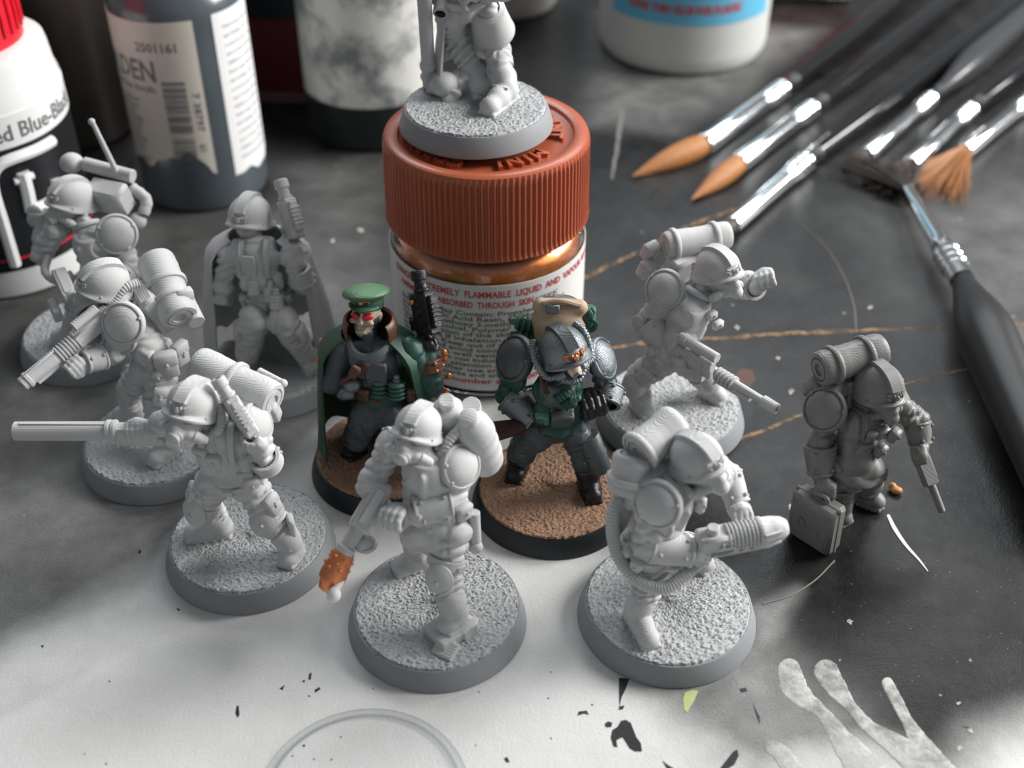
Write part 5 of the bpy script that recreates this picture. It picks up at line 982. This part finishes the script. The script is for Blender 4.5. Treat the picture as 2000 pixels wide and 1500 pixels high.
    k.ell(c, V(.40, .28, .30), F, .05).box(c-F[:, 2]*.14, V(.37, .25, .22), F, .12, .08).cap(c+F@V(-.28, .10, .2), c+F@V(.28, .10, .22), .13, .13, .06)
    pk = k.build('tan_pack', M['tan'], root); MB().lathe(c+F[:, 2]*.22, F[:, 2], [(0, .12), (.17, .11), (.23, .07), (.25, 0), (.22, -.05)], 28, sx=1.2, sy=.8, ref=F[:, 0]).build('pack_lid', SV, pk, 60)
    MB().tube([c+F@V(-.28, .2, .27), c+F@V(0, .24, .35), c+F@V(.25, .2, .3)], .045, 8, sub=5).build('pack_strap', M['tan'], pk); MB().box(c+F@V(.12, .25, .24), (.1, .05, .07), F, .02).build('pack_buckle', SV, pk)
    canister(root, P(1052, 640, 2.7), P(1008, 628, 2.75), .125, GR, GR, 'side_canister'); canister(root, P(1055, 662, 2.5), P(1010, 655, 2.55), .13, GR, GR, 'side_canister')
    canister(root, P(1138, 620, 2.9), P(1150, 612, 2.95), .13, GR, GR, 'side_canister'); MB().lathe(P(1152, 634, 2.78), V(.2, -1, .3), [(.05, 0), (.05, .07), (.1, .07), (.12, .04), (.12, 0)], 22).build('ring_socket', GR, root); MB().cyl(P(1150, 640, 2.6), P(1150, 600, 2.95), .11).build('side_canister', GR, root)
    MB().box(P(1096, 690, 2.35), (.36, .14, .36), Ft, .06).build('pack_frame', BK, root)
    # holster and slung stock
    hs = MB().lathe(P(1148, 850, 1.5), P(1172, 912, .95)-P(1148, 850, 1.5), [(0, 0), (.16, 0), (.175, .02), (.17, .3), (.185, .31), (.185, .36), (.17, .37), (.165, .62), (.15, .65), (0, .65)], 28).build('holster', M['grey_plate'], root, 40)
    MB().box(P(1136, 845, 1.55), (.09, .08, .09), Ft, .03).build('holster_clip', SV, hs)
    k = Clay(.02); k.cap(P(1040, 828, 1.62), P(940, 848, 1.6), .10, .17, .02); k.box(P(935, 855, 1.6), (.05, .15, .2), azf(-80), .02, .03); k.build('rifle_stock', M['maroon'], root)
    knee_pad(root, J['knR']+V(-.02, -.19, .02), V(-.2, -1, .2), DK, .6); knee_pad(root, J['knL']+V(0, -.19, .02), V(.1, -1, .2), DK, .6)
def on_jar():
    G = M['primer']; z0 = 4.34; b = at(930, 313, z0); b[1] += 1.25; b[0] = (930-1000)/FPX*((b-CAM)@_f)
    root, P = make(0, 0, 'grey coated miniature standing on the orange jar lid, head cropped by the frame', seed=3, rot=4.8, ctr=b)
    k = Clay(.018); Ft = azf(-80, -6)
    Q = lambda x, y, z: at(x, y, z0+z)-b
    pe, ch, nk, hd = Q(905, 12, 1.75), Q(905, -70, 2.4), Q(905, -120, 2.8), Q(900, -160, 3.1)
    torso(k, pe, ch, nk, Ft); k.ell(hd, .27)
    hpL, knL, anL, toL = Q(955, 30, 1.6), Q(965, 70, 1.15), Q(988, 178, .52), Q(950, 218, .42); hpR, knR, anR, toR = Q(880, 30, 1.6), Q(885, 70, 1.2), Q(928, 150, .55), Q(945, 185, .42)
    leg(k, hpL, knL, anL, ph=.2); leg(k, hpR, knR, anR, ph=.6); k.wrinkle(.03, 2.0); boot(k, anL, toL, .345, s=1.1, shaft=knL); boot(k, anR, toR, .345, s=1.25); k.ell(Q(868, 165, .55), (.24, .22, .2), azf(-60), .1).ell(Q(845, 150, .5), (.12, .14, .16), k=.08)
    shR, shL = Q(840, -75, 2.6), Q(980, -75, 2.6); arm(k, shR, Q(825, -20, 2.1), Q(850, -5, 1.9)); arm(k, shL, Q(985, -20, 2.1), Q(930, -5, 1.9)); fist(k, Q(915, 2, 1.95), V(.3, -.9, -.2), V(.5, .2, .7), .06, wr=Q(930, -5, 1.9)); fist(k, Q(858, -8, 1.9), V(.1, -.9, -.2), V(-.5, .2, .7), .06)
    for i in range(4): k.cap(lerp(knL, anL, .2+.17*i)+V(-.12, -.12, .02), lerp(knL, anL, .28+.17*i)+V(.12, -.14, -.02), .05, .05, .03)
    k.build('body', G, root); helmet(root, hd, azf(-80, 0), G, 1.05)
    MB().lathe(hpL-(knL-hpL)*.25, knL-hpL, [(.2, -.05), (.28, .0), (.30, .2), (.345, .50), (.36, .56), (.345, .585), (.27, .58)], 32).build('thigh_hem', G, root, 45)
    rk = Clay(.02); rng2 = np.random.default_rng(4)
    for x, y, z, s_ in ((862, 168, .45, .20), (900, 160, .52, .17), (842, 150, .5, .13), (880, 185, .4, .14)): rk.box(Q(x, y, z), V(1, .8, .9)*s_, azf(rng2.uniform(0, 360), rng2.uniform(-40, 40), rng2.uniform(-40, 40)), .03, .05)
    rk.wrinkle(.02, .7, 1.3); rk.build('rubble', G, root)
    # split coat: a stiff skirt behind
    for nm, t0, t1, zb, sx in (('coat_skirt', 100, 310, .72, 1),):
        g = []
        for i in range(30):
            a = R(lerp(t0, t1, i/29)); row = []
            for j in range(10):
                v = j/9; r = .36+.20*v+.03*math.sin(i*.9)*v; row.append(V(pe[0]+.06*v, pe[1], 0)+V(math.sin(a)*r*-1*-1, -math.cos(a)*r*.85, pe[2]+.1-(pe[2]+.1-zb)*v))
            g.append(row)
        hgrid(MB(), np.array(g), .035, 1).build(nm, G, root, 60)
    belt(root, pe+V(0, 0, .12), Ft, G, 1.1); MB().lathe(lerp(knL, anL, .95), anL-knL, [(.17, -.06), (.2, -.05), (.2, .02), (.17, .03)], 20).build('boot_strap', G, root); MB().lathe(lerp(knL, anL, .55), anL-knL, [(.18, -.06), (.215, -.05), (.215, .02), (.18, .03)], 20).box(lerp(knL, anL, .55)+V(-.03, -.21, 0), (.05, .03, .05), np.eye(3), .01).build('boot_strap', G, root)
    MB().cyl(Q(868, -25, 2.0), Q(860, 28, 1.75), .13, .12, 24, .015, bore=.085, bdepth=.2).build('gun_barrel', G, root); MB().cyl(Q(859, 30, 1.73), Q(859.5, 27.5, 1.745), .088, bev=.002).build('bore', M['hole'], root)
    bl = MB().add([Q(x, y, z)+V(o, 0, 0) for x, y, z in ((878, -20, 1.95), (905, -20, 1.95), (912, 38, 1.55), (902, 48, 1.45)) for o in (0, .001)] + [Q(x, y, z)+V(.0, .07, .05) for x, y, z in ((878, -20, 1.95), (905, -20, 1.95), (912, 38, 1.55), (902, 48, 1.45))], [(0, 2, 4, 6), (8, 11, 10, 9), (0, 8, 9, 2), (2, 9, 10, 4), (4, 10, 11, 6), (6, 11, 8, 0)]).build('blade', G, root, 20)
    st = MB().cyl(Q(822, -120, 3.0), Q(836, 122, .85), .12, .11, 20).build('banner_pole', G, root); MB().ell(Q(836, 128, .8), .14, seg=16, rings=10).cyl(Q(835, 132, .75), Q(836, 170, .42), .10, .085).build('pole_foot', G, st)
    MB().tube([Q(910, 25, 1.65), Q(925, 36, 1.55), Q(940, 36, 1.6), Q(946, 26, 1.7)], .008, 5, sub=4).build('stray_fibre', G, root)
beret(); painted_trooper(); on_jar()
# ---------------------------------------------------------------- jar, bottles, brushes
def text_mesh(s, size, bold=0.0, space=1.0):
    cu = bpy.data.curves.new('lettering', 'FONT'); cu.body = s; cu.size = size; cu.offset = bold; cu.resolution_u = 2; cu.space_character = space; cu.align_x = 'LEFT'
    o = bpy.data.objects.new('lettering', cu); COL.objects.link(o); dg = bpy.context.evaluated_depsgraph_get(); me = o.evaluated_get(dg).to_mesh()
    v = np.array([p.co[:] for p in me.vertices]).reshape(-1, 3); f = [tuple(p.vertices) for p in me.polygons]; o.evaluated_get(dg).to_mesh_clear(); bpy.data.objects.remove(o); bpy.data.curves.remove(cu); return v, f
def wrap(b, s, size, r, a0, z, bold=0.0, maxw=None, space=1.0, vertical=False, anchor='l', mi=0, tilt=0.0):
    """print text round a standing cylinder: a0 = angle from the viewer-facing side, in degrees to the right"""
    v, f = text_mesh(s, size, bold, space)
    if len(v) == 0: return 0
    wd = v[:, 0].max(); x, y = v[:, 0].copy(), v[:, 1].copy()
    if maxw: x *= maxw/wd; wd = maxw
    if anchor == 'c': x -= wd/2
    if vertical: x, y = y, -x
    a = R(a0)+x/r; b.add(np.stack([np.sin(a)*r, -np.cos(a)*r, z+y+tilt*x], 1), f, mi); return wd
def band(r, a0, a1, z0, z1, n=40, edge=None, th=.012):
    """a label sheet wrapped on a cylinder; edge(a, top) may tear it"""
    vs = []; fs = []; rows = 10
    for i in range(n+1):
        a = R(lerp(a0, a1, i/n)); lo = z0+(edge(lerp(a0, a1, i/n)) if edge else 0)
        for k in range(rows+1):
            z = lerp(lo, z1, k/rows)
            vs.append(V(math.sin(a)*(r+th), -math.cos(a)*(r+th), z))
    for i in range(n):
        for k in range(rows): q = i*(rows+1)+k; fs.append((q, q+rows+1, q+rows+2, q+1))
    o = len(vs); inner = [V(v[0]*r/(r+th), v[1]*r/(r+th), v[2]) for v in vs]
    for i in range(n):
        q = i*(rows+1); fs.append((q+rows, q+2*rows+1, q+2*rows+1+o, q+rows+o)); fs.append((q+rows+1, q, q+o, q+rows+1+o))
    for q in (0, n*(rows+1)):
        for k in range(rows): fs.append((q+k, q+k+1, q+k+1+o, q+k+o) if q == 0 else (q+k+1, q+k, q+k+o, q+k+1+o))
    return MB().add(vs+inner, fs)
def jar():
    cx, cy = -.42, 1.22; root = empty('paint_jar', (cx, cy, 0), 'small glass jar of copper paint with a ribbed orange brown lid and warning label', 'paint jar')
    LID = mat('orange_lid_plastic', (.43, .105, .05), .30, noise=.06, nscale=2, bump=.04, bscale=20); GL = mat('jar_glass', (.97, .98, .98), .02, trans=1.0, ior=1.5); PT = mat('copper_paint_liquid', (.72, .20, .045), .30, .5, noise=.5, nscale=22, bump=.25, bscale=55); LB = mat('label_paper', (.70, .70, .68), .45, noise=.04, nscale=3); RD = mat('red_print', (.55, .045, .07), .5); GY = mat('grey_print', (.16, .16, .16), .5)
    # lid with fine teeth
    n = 110*4; prof = [(1.70, 2.80, 0), (1.725, 2.83, .3), (1.715, 2.95, 1), (1.70, 3.9, 1), (1.695, 4.12, 1), (1.685, 4.20, .6), (1.655, 4.265, .0), (1.61, 4.29, 0), (1.50, 4.295, 0), (1.44, 4.27, 0), (1.41, 4.21, 0), (1.36, 4.195, 0), (0, 4.195, 0)]
    vs = []; fs = []; rows = []
    for r, z, t in [(1.66, 2.80, 0)]+prof:
        if r == 0: rows.append(None); vs.append(V(0, 0, z)); continue
        rows.append(len(vs))
        for j in range(n):
            a = 2*math.pi*j/n; q = r-.040*t*(0, 0.05, 1, .9)[j % 4] if t else r; vs.append(V(q*math.cos(a), q*math.sin(a), z))
    for p, q in zip(rows, rows[1:]):
        for j in range(n):
            k = (j+1) % n; fs.append((p+j, p+k, q+k, q+j) if q is not None else (p+j, p+k, len(vs)-1))
    lid = MB().add(vs, fs).build('lid', LID, root, 35)
    b = MB(); s_ = 'COPPER  ACRYLIC  PAINT  MINI  '                      # raised letters round the lid
    lv = []
    for i, ch in enumerate(s_):
        if ch == ' ': continue
        v, f = text_mesh(ch, .34, .012); v[:, 0] -= v[:, 0].mean(); an = -2*math.pi*i/len(s_)-2.0
        rr = 1.02+v[:, 1]; aa = an-v[:, 0]/1.15; top = np.stack([rr*np.cos(aa), rr*np.sin(aa), np.full(len(v), 4.262)], 1); bt = top-V(0, 0, .08); L = MB().add(top, f)
        ed = {}
        for q in f:
            for x, y in zip(q, q[1:]+q[:1]): ed[(x, y)] = 1
        m_ = len(v); L.add(np.concatenate([top, bt]), [(x, x+m_, y+m_, y)[::-1] for (x, y) in ed if (y, x) not in ed]); L.build('raised_letter', LID, lid, 30)
    for t in range(3): MB().lathe((0, 0, 4.19), (0, 0, 1), [(.55+.12*t, 0), (.56+.12*t, .03), (.60+.12*t, .03), (.61+.12*t, 0)], 60).build('lid_ring', LID, lid)
    MB().lathe((0, 0, 0), (0, 0, 1), [(0, .03), (1.45, .0), (1.60, .04), (1.66, .12), (1.67, .3), (1.67, 2.30), (1.655, 2.48), (1.58, 2.62), (1.48, 2.70), (1.48, 3.4), (1.40, 3.4), (1.40, 2.68), (1.53, 2.55), (1.585, 2.42), (1.59, .3), (1.52, .14), (0, .12)], 96).build('glass', GL, root, 30)
    MB().lathe((0, 0, 0), (0, 0, 1), [(0, .13), (1.51, .15), (1.583, .31), (1.58, 2.40), (1.52, 2.52), (1.39, 2.62), (0, 2.62)], 96).build('copper_paint', PT, root, 40)
    lab = band(1.676, -170, 170, .22, 2.36, 120).build('label', LB, root, 30)
    r = 1.694; b = MB()
    wrap(b, 'DANGER : EXTREMELY  FLAMMABLE  LIQUID  AND  VAPOUR. MAY BE', .175, r, -64, 2.13, .004, 4.45); wrap(b, 'HARMFUL  OR  ABSORBED  THROUGH  SKIN.', .165, r, -58, 1.93, .004, 2.55); wrap(b, 'Emergency number at 1-800-', .15, r, -58, .37, .003, 2.7); b.build('red_print', RD, lab, smooth=False)['kind'] = 'stuff'
    b = MB(); Ls = ['with air. May Contain: Propylene Glycol', 'Ether, Acrylic Acid Resin, (2-Methoxy', 'acetate), 3-methoxy 3-methyl-1-butanol,', 'Iso Butyl Alcohol, Polymer resin. May', 'cause irritation of the skin and eyes,', 'drowsiness if inhalation of vapour is', 'prolonged. Keep out of reach of small', 'children and avoid contact with eyes.', 'Use only in a well ventilated place. If', 'swallowed, do not induce vomiting and', 'seek medical attention at once. Close', 'cap tightly after use and store away', 'from heat, sparks and any naked flame.']
    for i, s in enumerate(Ls): wrap(b, s, .125, r, -58 if i else -52, 1.77-.105*i, .0025, 3.0)
    wrap(b, 'ACRYLIC', .12, r, 28, 1.93, .002); b.build('grey_print', GY, lab, smooth=False)['kind'] = 'stuff'
def bottle(loc, label, prof, m, name='paint_bottle', part='bottle_body', seg=64, rot=0):
    root = empty(name, loc, label, 'paint bottle'); return root, MB().lathe((0, 0, 0), (0, 0, 1), prof, seg).build(part, m, root, 30)
def standing(px, py, r):
    p = at(px, py, 0); p = V(p[0], p[1]+r, 0); p[0] = (px-1000)/FPX*((p-CAM)@_f); return p
def backdrop():
    WB = mat('white_bottle_plastic', (.72, .73, .72), .3, noise=.03, bump=.03); BKL = mat('black_label', (.008, .009, .011), .35); WP = mat('white_print', (.78, .79, .79), .4); GYP = mat('grey_lettering', (.14, .14, .15), .5)
    # red capped bottle, far left
    r = 1.72; root, _ = bottle(standing(28, 590, r), 'white bottle with red cap and black label at the far left', [(0, .02), (r-.12, 0), (r-.02, .06), (r, .2), (r, 3.78), (r-.05, 3.95), (r-.09, 4.35), (r-.12, 4.48), (r-.35, 4.58), (0, 4.6)], WB)
    lb = band(r, -180, 180, .62, 3.05, 90).build('black_label', BKL, root, 30); MB().lathe((0, 0, 0), (0, 0, 1), [(r+.014, .84), (r+.02, .85), (r+.02, .885), (r+.014, .89)], 80).build('red_stripe', M['red'], lb)
    MB().lathe((0, 0, 0), (0, 0, 1), [(r+.0, 3.06), (r+.022, 3.07), (r+.022, 3.66), (r, 3.68)], 80).build('white_band', WB, root)
    b = MB(); wrap(b, 'Thinned Blue-Black', .42, r+.03, 3, 3.2, .006, 3.05); b.build('lettering', GYP, root, smooth=False)['kind'] = 'stuff'
    def strip(pts, wd):
        b = MB(); P = spline(np.array([(a, z, 0) for a, z in pts], float), len(pts)*6)[:, :2]; q = [V(math.sin(R(a))*(r+.018), -math.cos(R(a))*(r+.018), z) for a, z in P]; b.tube(q, wd, 8, flat=1.0); return b
    strip([(25, .75), (25, 1.6), (25, 2.3), (27, 2.62), (32, 2.80), (40, 2.86), (56, 2.86), (70, 2.86)], .11).build('logo_stroke', WP, lb); strip([(44, 2.55), (44, 2.2), (43, 1.75)], .12).build('logo_stroke', WP, lb); strip([(43, 1.78), (54, 1.78), (62, 1.9), (64, 2.15)], .11).build('logo_stroke', WP, lb); strip([(38, 2.42), (50, 2.42)], .07).build('logo_stroke', WP, lb)
    rc = MB(); n = 60; prof = [(1.28, 4.58), (1.28, 5.9), (1.22, 6.1), (0, 6.15)]; rc.lathe((0, 0, 0), (0, 0, 1), [(0, 4.55)]+prof, 72); rc.build('red_cap', mat('red_cap_plastic', (.66, .012, .03), .32), root, 30)
    for i in range(36): a = 2*math.pi*i/36; MB().box((1.28*math.cos(a), 1.28*math.sin(a), 5.3), (.05, .03, .55), azf(math.degrees(a)-90), .02).build('cap_rib', bpy.data.materials['red_cap_plastic'], root)
    # grey bottle with two cream labels
    r = 1.36; p = standing(405, 418, r); GB = mat('smoky_grey_bottle', (.075, .092, .105), .28, noise=.2, nscale=1.5, coat=.4); CR = mat('cream_label', (.60, .56, .49), .5, noise=.06, nscale=2); BL = mat('white_label', (.80, .80, .80), .45, noise=.04)
    root, _ = bottle(p, 'grey paint bottle with torn cream barcode label standing behind the cloaked figure', [(0, .03), (r-.14, 0), (r-.03, .06), (r, .18), (r, 4.25), (r-.06, 4.5), (r-.3, 4.85), (.62, 5.1), (.6, 5.6), (0, 5.6)], GB)
    MB().lathe((0, 0, 5.2), (0, 0, 1), [(.72, 0), (.74, .05), (.45, 1.5), (.2, 2.0), (0, 2.05)], 40).build('dropper_cap', mat('white_cap_plastic', (.75, .75, .75), .4), root)
    tear = lambda a: .10*math.sin(a*.11+1)+.05*math.sin(a*.23)+.03*math.sin(a*.41)+.34*max(0, math.sin((a+38)/60*math.pi))**.6*(1 if -38 < a < 22 else 0)
    l1 = band(r, -95, 26, 1.02, 4.22, 70, tear).build('barcode_label', CR, root, 60); l2 = band(r, 43, 125, .72, 4.25, 50, lambda a: .06*math.sin(a*.14)+.03*math.sin(a*.33)).build('text_label', BL, root, 60)
    r2 = r+.016; b = MB(); wrap(b, 'GOLDEN', .62, r2, -94, 3.0, .012, 1.98); wrap(b, 'High Flow Acrylic', .2, r2, -70, 2.76, .003, 1.35); wrap(b, '2501161', .26, r2, -26, 3.62, .006, .86)
    for i in range(11): wrap(b, ('water based paint', 'keep from freezing', 'conforms to the norm', 'close the cap tightly', 'non toxic, mix well', 'shake before using')[i % 6], .13, r2, -66, 2.5-.15*i, .001, .78-.1*(i % 3))
    wrap(b, '7 38797', .19, r2, 16.5, 2.75, .004, .85, vertical=True); wrap(b, '61', .19, r2, 15.5, 1.62, .004, vertical=True); b.build('lettering', GYP, l1, smooth=False)['kind'] = 'stuff'
    b = MB(); z = 3.02; g = np.random.default_rng(3)
    while z > 1.35:
        h = g.choice([.015, .022, .035, .05]); z -= h+g.choice([.014, .02, .032])
        if 1.78 < z < 1.86: continue
        a0, a1 = -8, 12; vs = []; fs = []
        for i in range(9): a = R(lerp(a0, a1, i/8)); vs += [V(math.sin(a)*r2, -math.cos(a)*r2, z), V(math.sin(a)*r2, -math.cos(a)*r2, z+h)]
        fs = [(2*i, 2*i+2, 2*i+3, 2*i+1) for i in range(8)]; b.add(vs, fs)
    b.build('barcode', GYP, l1, smooth=False)['kind'] = 'stuff'; b = MB()
    for i in range(16): wrap(b, ('Avoid contact with skin', 'and clothing. Store in', 'a cool dry place, keep', 'out of reach of young', 'children at all times')[i % 5], .15, r2, 52, 3.9-.19*i, .001, .95, tilt=.0)
    b.build('lettering', mat('pale_grey_print', (.42, .42, .44), .5), l2, smooth=False)['kind'] = 'stuff'
    # dark bottle, crimson box, stained white bottle, cup, blue label bottle, red box
    bottle(standing(160, 300, 1.25), 'dark brown bottle in shadow between the red capped and grey bottles', [(0, .0), (1.15, 0), (1.25, .1), (1.25, 4.6), (1.0, 5.0), (.5, 5.3), (.5, 6), (0, 6)], mat('dark_brown_bottle', (.030, .024, .021), .4, noise=.3, nscale=1.5))
    p = at(560, 205, 0); root = empty('paint_box', (p[0], p[1]+1.0, 0), 'dark red and black box standing between the two pale bottles', 'box'); F = azf(-94)
    bx = MB().box((0, 0, 1.5), (1.0, .9, 1.5), F, .04).build('box_body', mat('dark_red_card', (.085, .006, .010), .5, noise=.3, nscale=1.2), root, 30); MB().box((-.1, 0, 2.6), (.78, .93, .42), F, .03).build('black_panel', BKL, bx); MB().box((0, 0, .14), (1.03, .93, .14), F, .02).build('box_foot', mat('grey_red_card', (.13, .07, .07), .5), bx)
    r = 1.62; root, _ = bottle(standing(735, 300, r), 'stained white labelled bottle with a dark foot behind the lid miniature', [(0, 0), (r-.08, 0), (r, .08), (r, 5), (r-.4, 5.6), (0, 5.8)], mat('dark_bottle_glass', (.014, .016, .017), .4))
    band(r, -120, 120, 1.12, 4.9, 60).build('stained_label', mat('stained_label_paper', (.66, .66, .62), .6, col2=(.20, .215, .215), nscale=.85, cth=(.46, .62)), root, 40)
    r = 1.62; root, _ = bottle(standing(985, 46, r), 'pale cup at the back edge behind the lid miniature', [(0, .05), (r-.5, .02), (r-.25, 0), (r-.15, .06), (r, .35), (r+.05, 3.2), (r-.05, 3.2), (r-.1, .4), (0, .3)], mat('cup_plastic', (.52, .50, .48), .4), 'cup', 'cup_wall'); root['category'] = 'cup'
    r = 2.28; root, _ = bottle(standing(1330, 154, r), 'milky white bottle with a sky blue label beside the brush handles', [(0, .05), (r-.55, .02), (r-.3, .0), (r-.14, .07), (r-.03, .25), (r, .5), (r, 6), (0, 6.2)], mat('milky_plastic', (.62, .635, .61), .38, sss=.3, bump=.02))
    l = band(r, -62, 58, 1.42, 5, 60).build('blue_label', mat('sky_blue_label', (.13, .46, .68), .4), root, 30); b = MB(); wrap(b, 'SUPER THIN GLUE FOR PLASTIC', .30, r+.02, -46, 1.72, .02, 3.1); wrap(b, 'KEEP AWAY FROM CHILDREN', .3, r+.02, -46, 2.15, .02, 3.3); b.build('red_lettering', mat('dull_red_print', (.42, .10, .10), .5), l, smooth=False)['kind'] = 'stuff'
    p = at(1580, 8, 0); root = empty('paint_box', (p[0], p[1]+.8, 0), 'bright red box just cut by the top edge right of the blue label', 'box'); bx = MB().box((0, 0, .8), (1.2, .7, .8), azf(-92), .04).build('box_body', mat('red_card', (.42, .012, .018), .45), root, 30); MB().box((0, 0, .08), (1.22, .72, .08), azf(-92), .02).build('box_foot', BKL, bx)
def brushes():
    FE = mat('chromed_ferrule', (.72, .74, .75), .16, 1.0, bump=.02); SB = mat('sable_hair', (.40, .165, .05), .55, noise=.55, nscale=16, bump=.6, bscale=30); DH = mat('dark_hair', (.055, .04, .032), .6, noise=.4, nscale=9); BH = mat('black_lacquer', (.010, .010, .011), .12, coat=.5); GH = mat('grey_lacquer', (.045, .046, .05), .2, coat=.4); RB = mat('black_rubber', (.012, .012, .013), .42, noise=.15); RT = mat('red_lacquer', (.16, .01, .014), .2, coat=.4)
    def brush(label, tip, fs, fe, end, r0, r1, hr, hair='round', hm=SB, hand=BH, zt=.08, zf=.22, ze=.24, z2=.3, band_=None, swell=.30):
        T, A, B, E = at(*tip, zt), at(*fs, zf), at(*fe, ze), at(*end, z2); o = (A+B)/2; o[2] = 0; root = empty('paint_brush', o, label, 'paint brush', 'paint brushes lying on the mat'); T, A, B, E = T-o, A-o, B-o, E-o
        d = nrm(B-A); L = np.linalg.norm(B-A); pr = [(0, 0), (r0*.96, 0), (r0, .02)]+[(lerp(r0, r1, t)*(1.0), L*t) for t in (.3, .6)]
        for t in (.74, .80, .86): pr += [(r1*1.0, L*(t-.022)), (r1*1.14, L*(t-.012)), (r1*1.14, L*(t+.012)), (r1*1.0, L*(t+.022))]
        pr += [(r1, L), (r1*.9, L), (0, L)]; MB().lathe(A, d, pr, 36).build('ferrule', FE, root, 40)
        de = nrm(E-B); H = np.linalg.norm(E-B); hp = [(0, -.05), (r1*.86, -.05), (r1*.88, .02)]+[(r1*.88+(hr-r1*.88)*math.sin(min(1, t/swell)*1.5708)**1.5*(1 if t < swell else 1-.55*((t-swell)/(1-swell))), H*t) for t in np.linspace(.03, 1, 24)]+[(0, H)]
        h = MB().lathe(B, de, hp, 32).build('handle', hand, root, 60)
        if band_: MB().lathe(B+de*H*band_, de, [(hr*.99, 0), (hr*1.01, .02), (hr*1.0, .8), (hr*.97, .82)], 32).build('colour_band', RT, h)
        dt = nrm(T-A); Lh = np.linalg.norm(T-A); g = np.random.default_rng(int(tip[0]))
        if hair == 'round':
            MB().lathe(A+d*.1, dt, [(0, 0), (r0*.85, 0), (r0*.93, .1)]+[(r0*1.0*(1-((t)**2.2))*(1+.16*math.sin(t*3.0)), .1+Lh*t) for t in np.linspace(.1, 1, 16)]+[(0, Lh+.11)], 28).build('bristles', hm, root, 80)
        sp = {'round': .10, 'fan': .55, 'splay': .9}[hair]; b = MB(); F = frame(dt); nh = 90 if hair == 'round' else 150
        for i in range(nh):                                           # single hairs
            a, q = g.uniform(0, 6.28), math.sqrt(g.random()); s0 = A+(F[:, 0]*math.cos(a)+F[:, 2]*math.sin(a))*r0*.85*q; wd = sp*(q*math.cos(a)); l = Lh*g.uniform(.72, 1.03)
            if hair == 'round': e = A+dt*l*(.98)+(s0-A)*.12; mdl = lerp(s0, e, .55)+(s0-A)*.38
            else: e = A+nrm(dt+F[:, 0]*wd+V(0, 0, .10*math.sin(a)*q))*l; mdl = lerp(s0, e, .5)+dt*.05*l
            e = V(e[0], e[1], max(e[2], .015)); b.tube(spline([s0, mdl, e], 6), [.014, .012, .004], 4, caps=False)
        b.build('loose_hairs', hm, root, 80)['kind'] = 'stuff'
    brush('largest leftmost brush with a fat pointed orange sable tip', (1236, 344), (1372, 284), (1550, 158), (1800, -40), .27, .22, .34, swell=.35)
    brush('second orange tipped brush lying just below the leftmost one', (1350, 390), (1442, 320), (1606, 196), (1905, -40), .23, .20, .32)
    brush('brush whose tip is hidden behind the trooper with the held out fist', (1322, 512), (1430, 440), (1594, 298), (2010, -10), .19, .21, .30, hair='round', hm=DH)
    brush('brush with a short worn brown tip and a grey handle', (1646, 328), (1692, 303), (1835, 178), (2060, -20), .19, .19, .40, hm=DH, hand=GH)
    brush('brush with dark splayed bristles touching the fan brush', (1708, 386), (1778, 324), (1912, 200), (2130, 30), .21, .20, .30, 'splay', DH)
    brush('orange fan tipped brush at the right edge', (1800, 382), (1884, 296), (2030, 180), (2200, 60), .19, .19, .28, 'fan', SB)
    brush('thick black handled brush pointing away at the right edge', (1712, 300), (1772, 370), (1880, 548), (2080, 1010), .13, .24, .52, 'splay', DH, RB, zt=.2, zf=.3, ze=.45, z2=.5, swell=.30)
jar(); backdrop(); brushes()
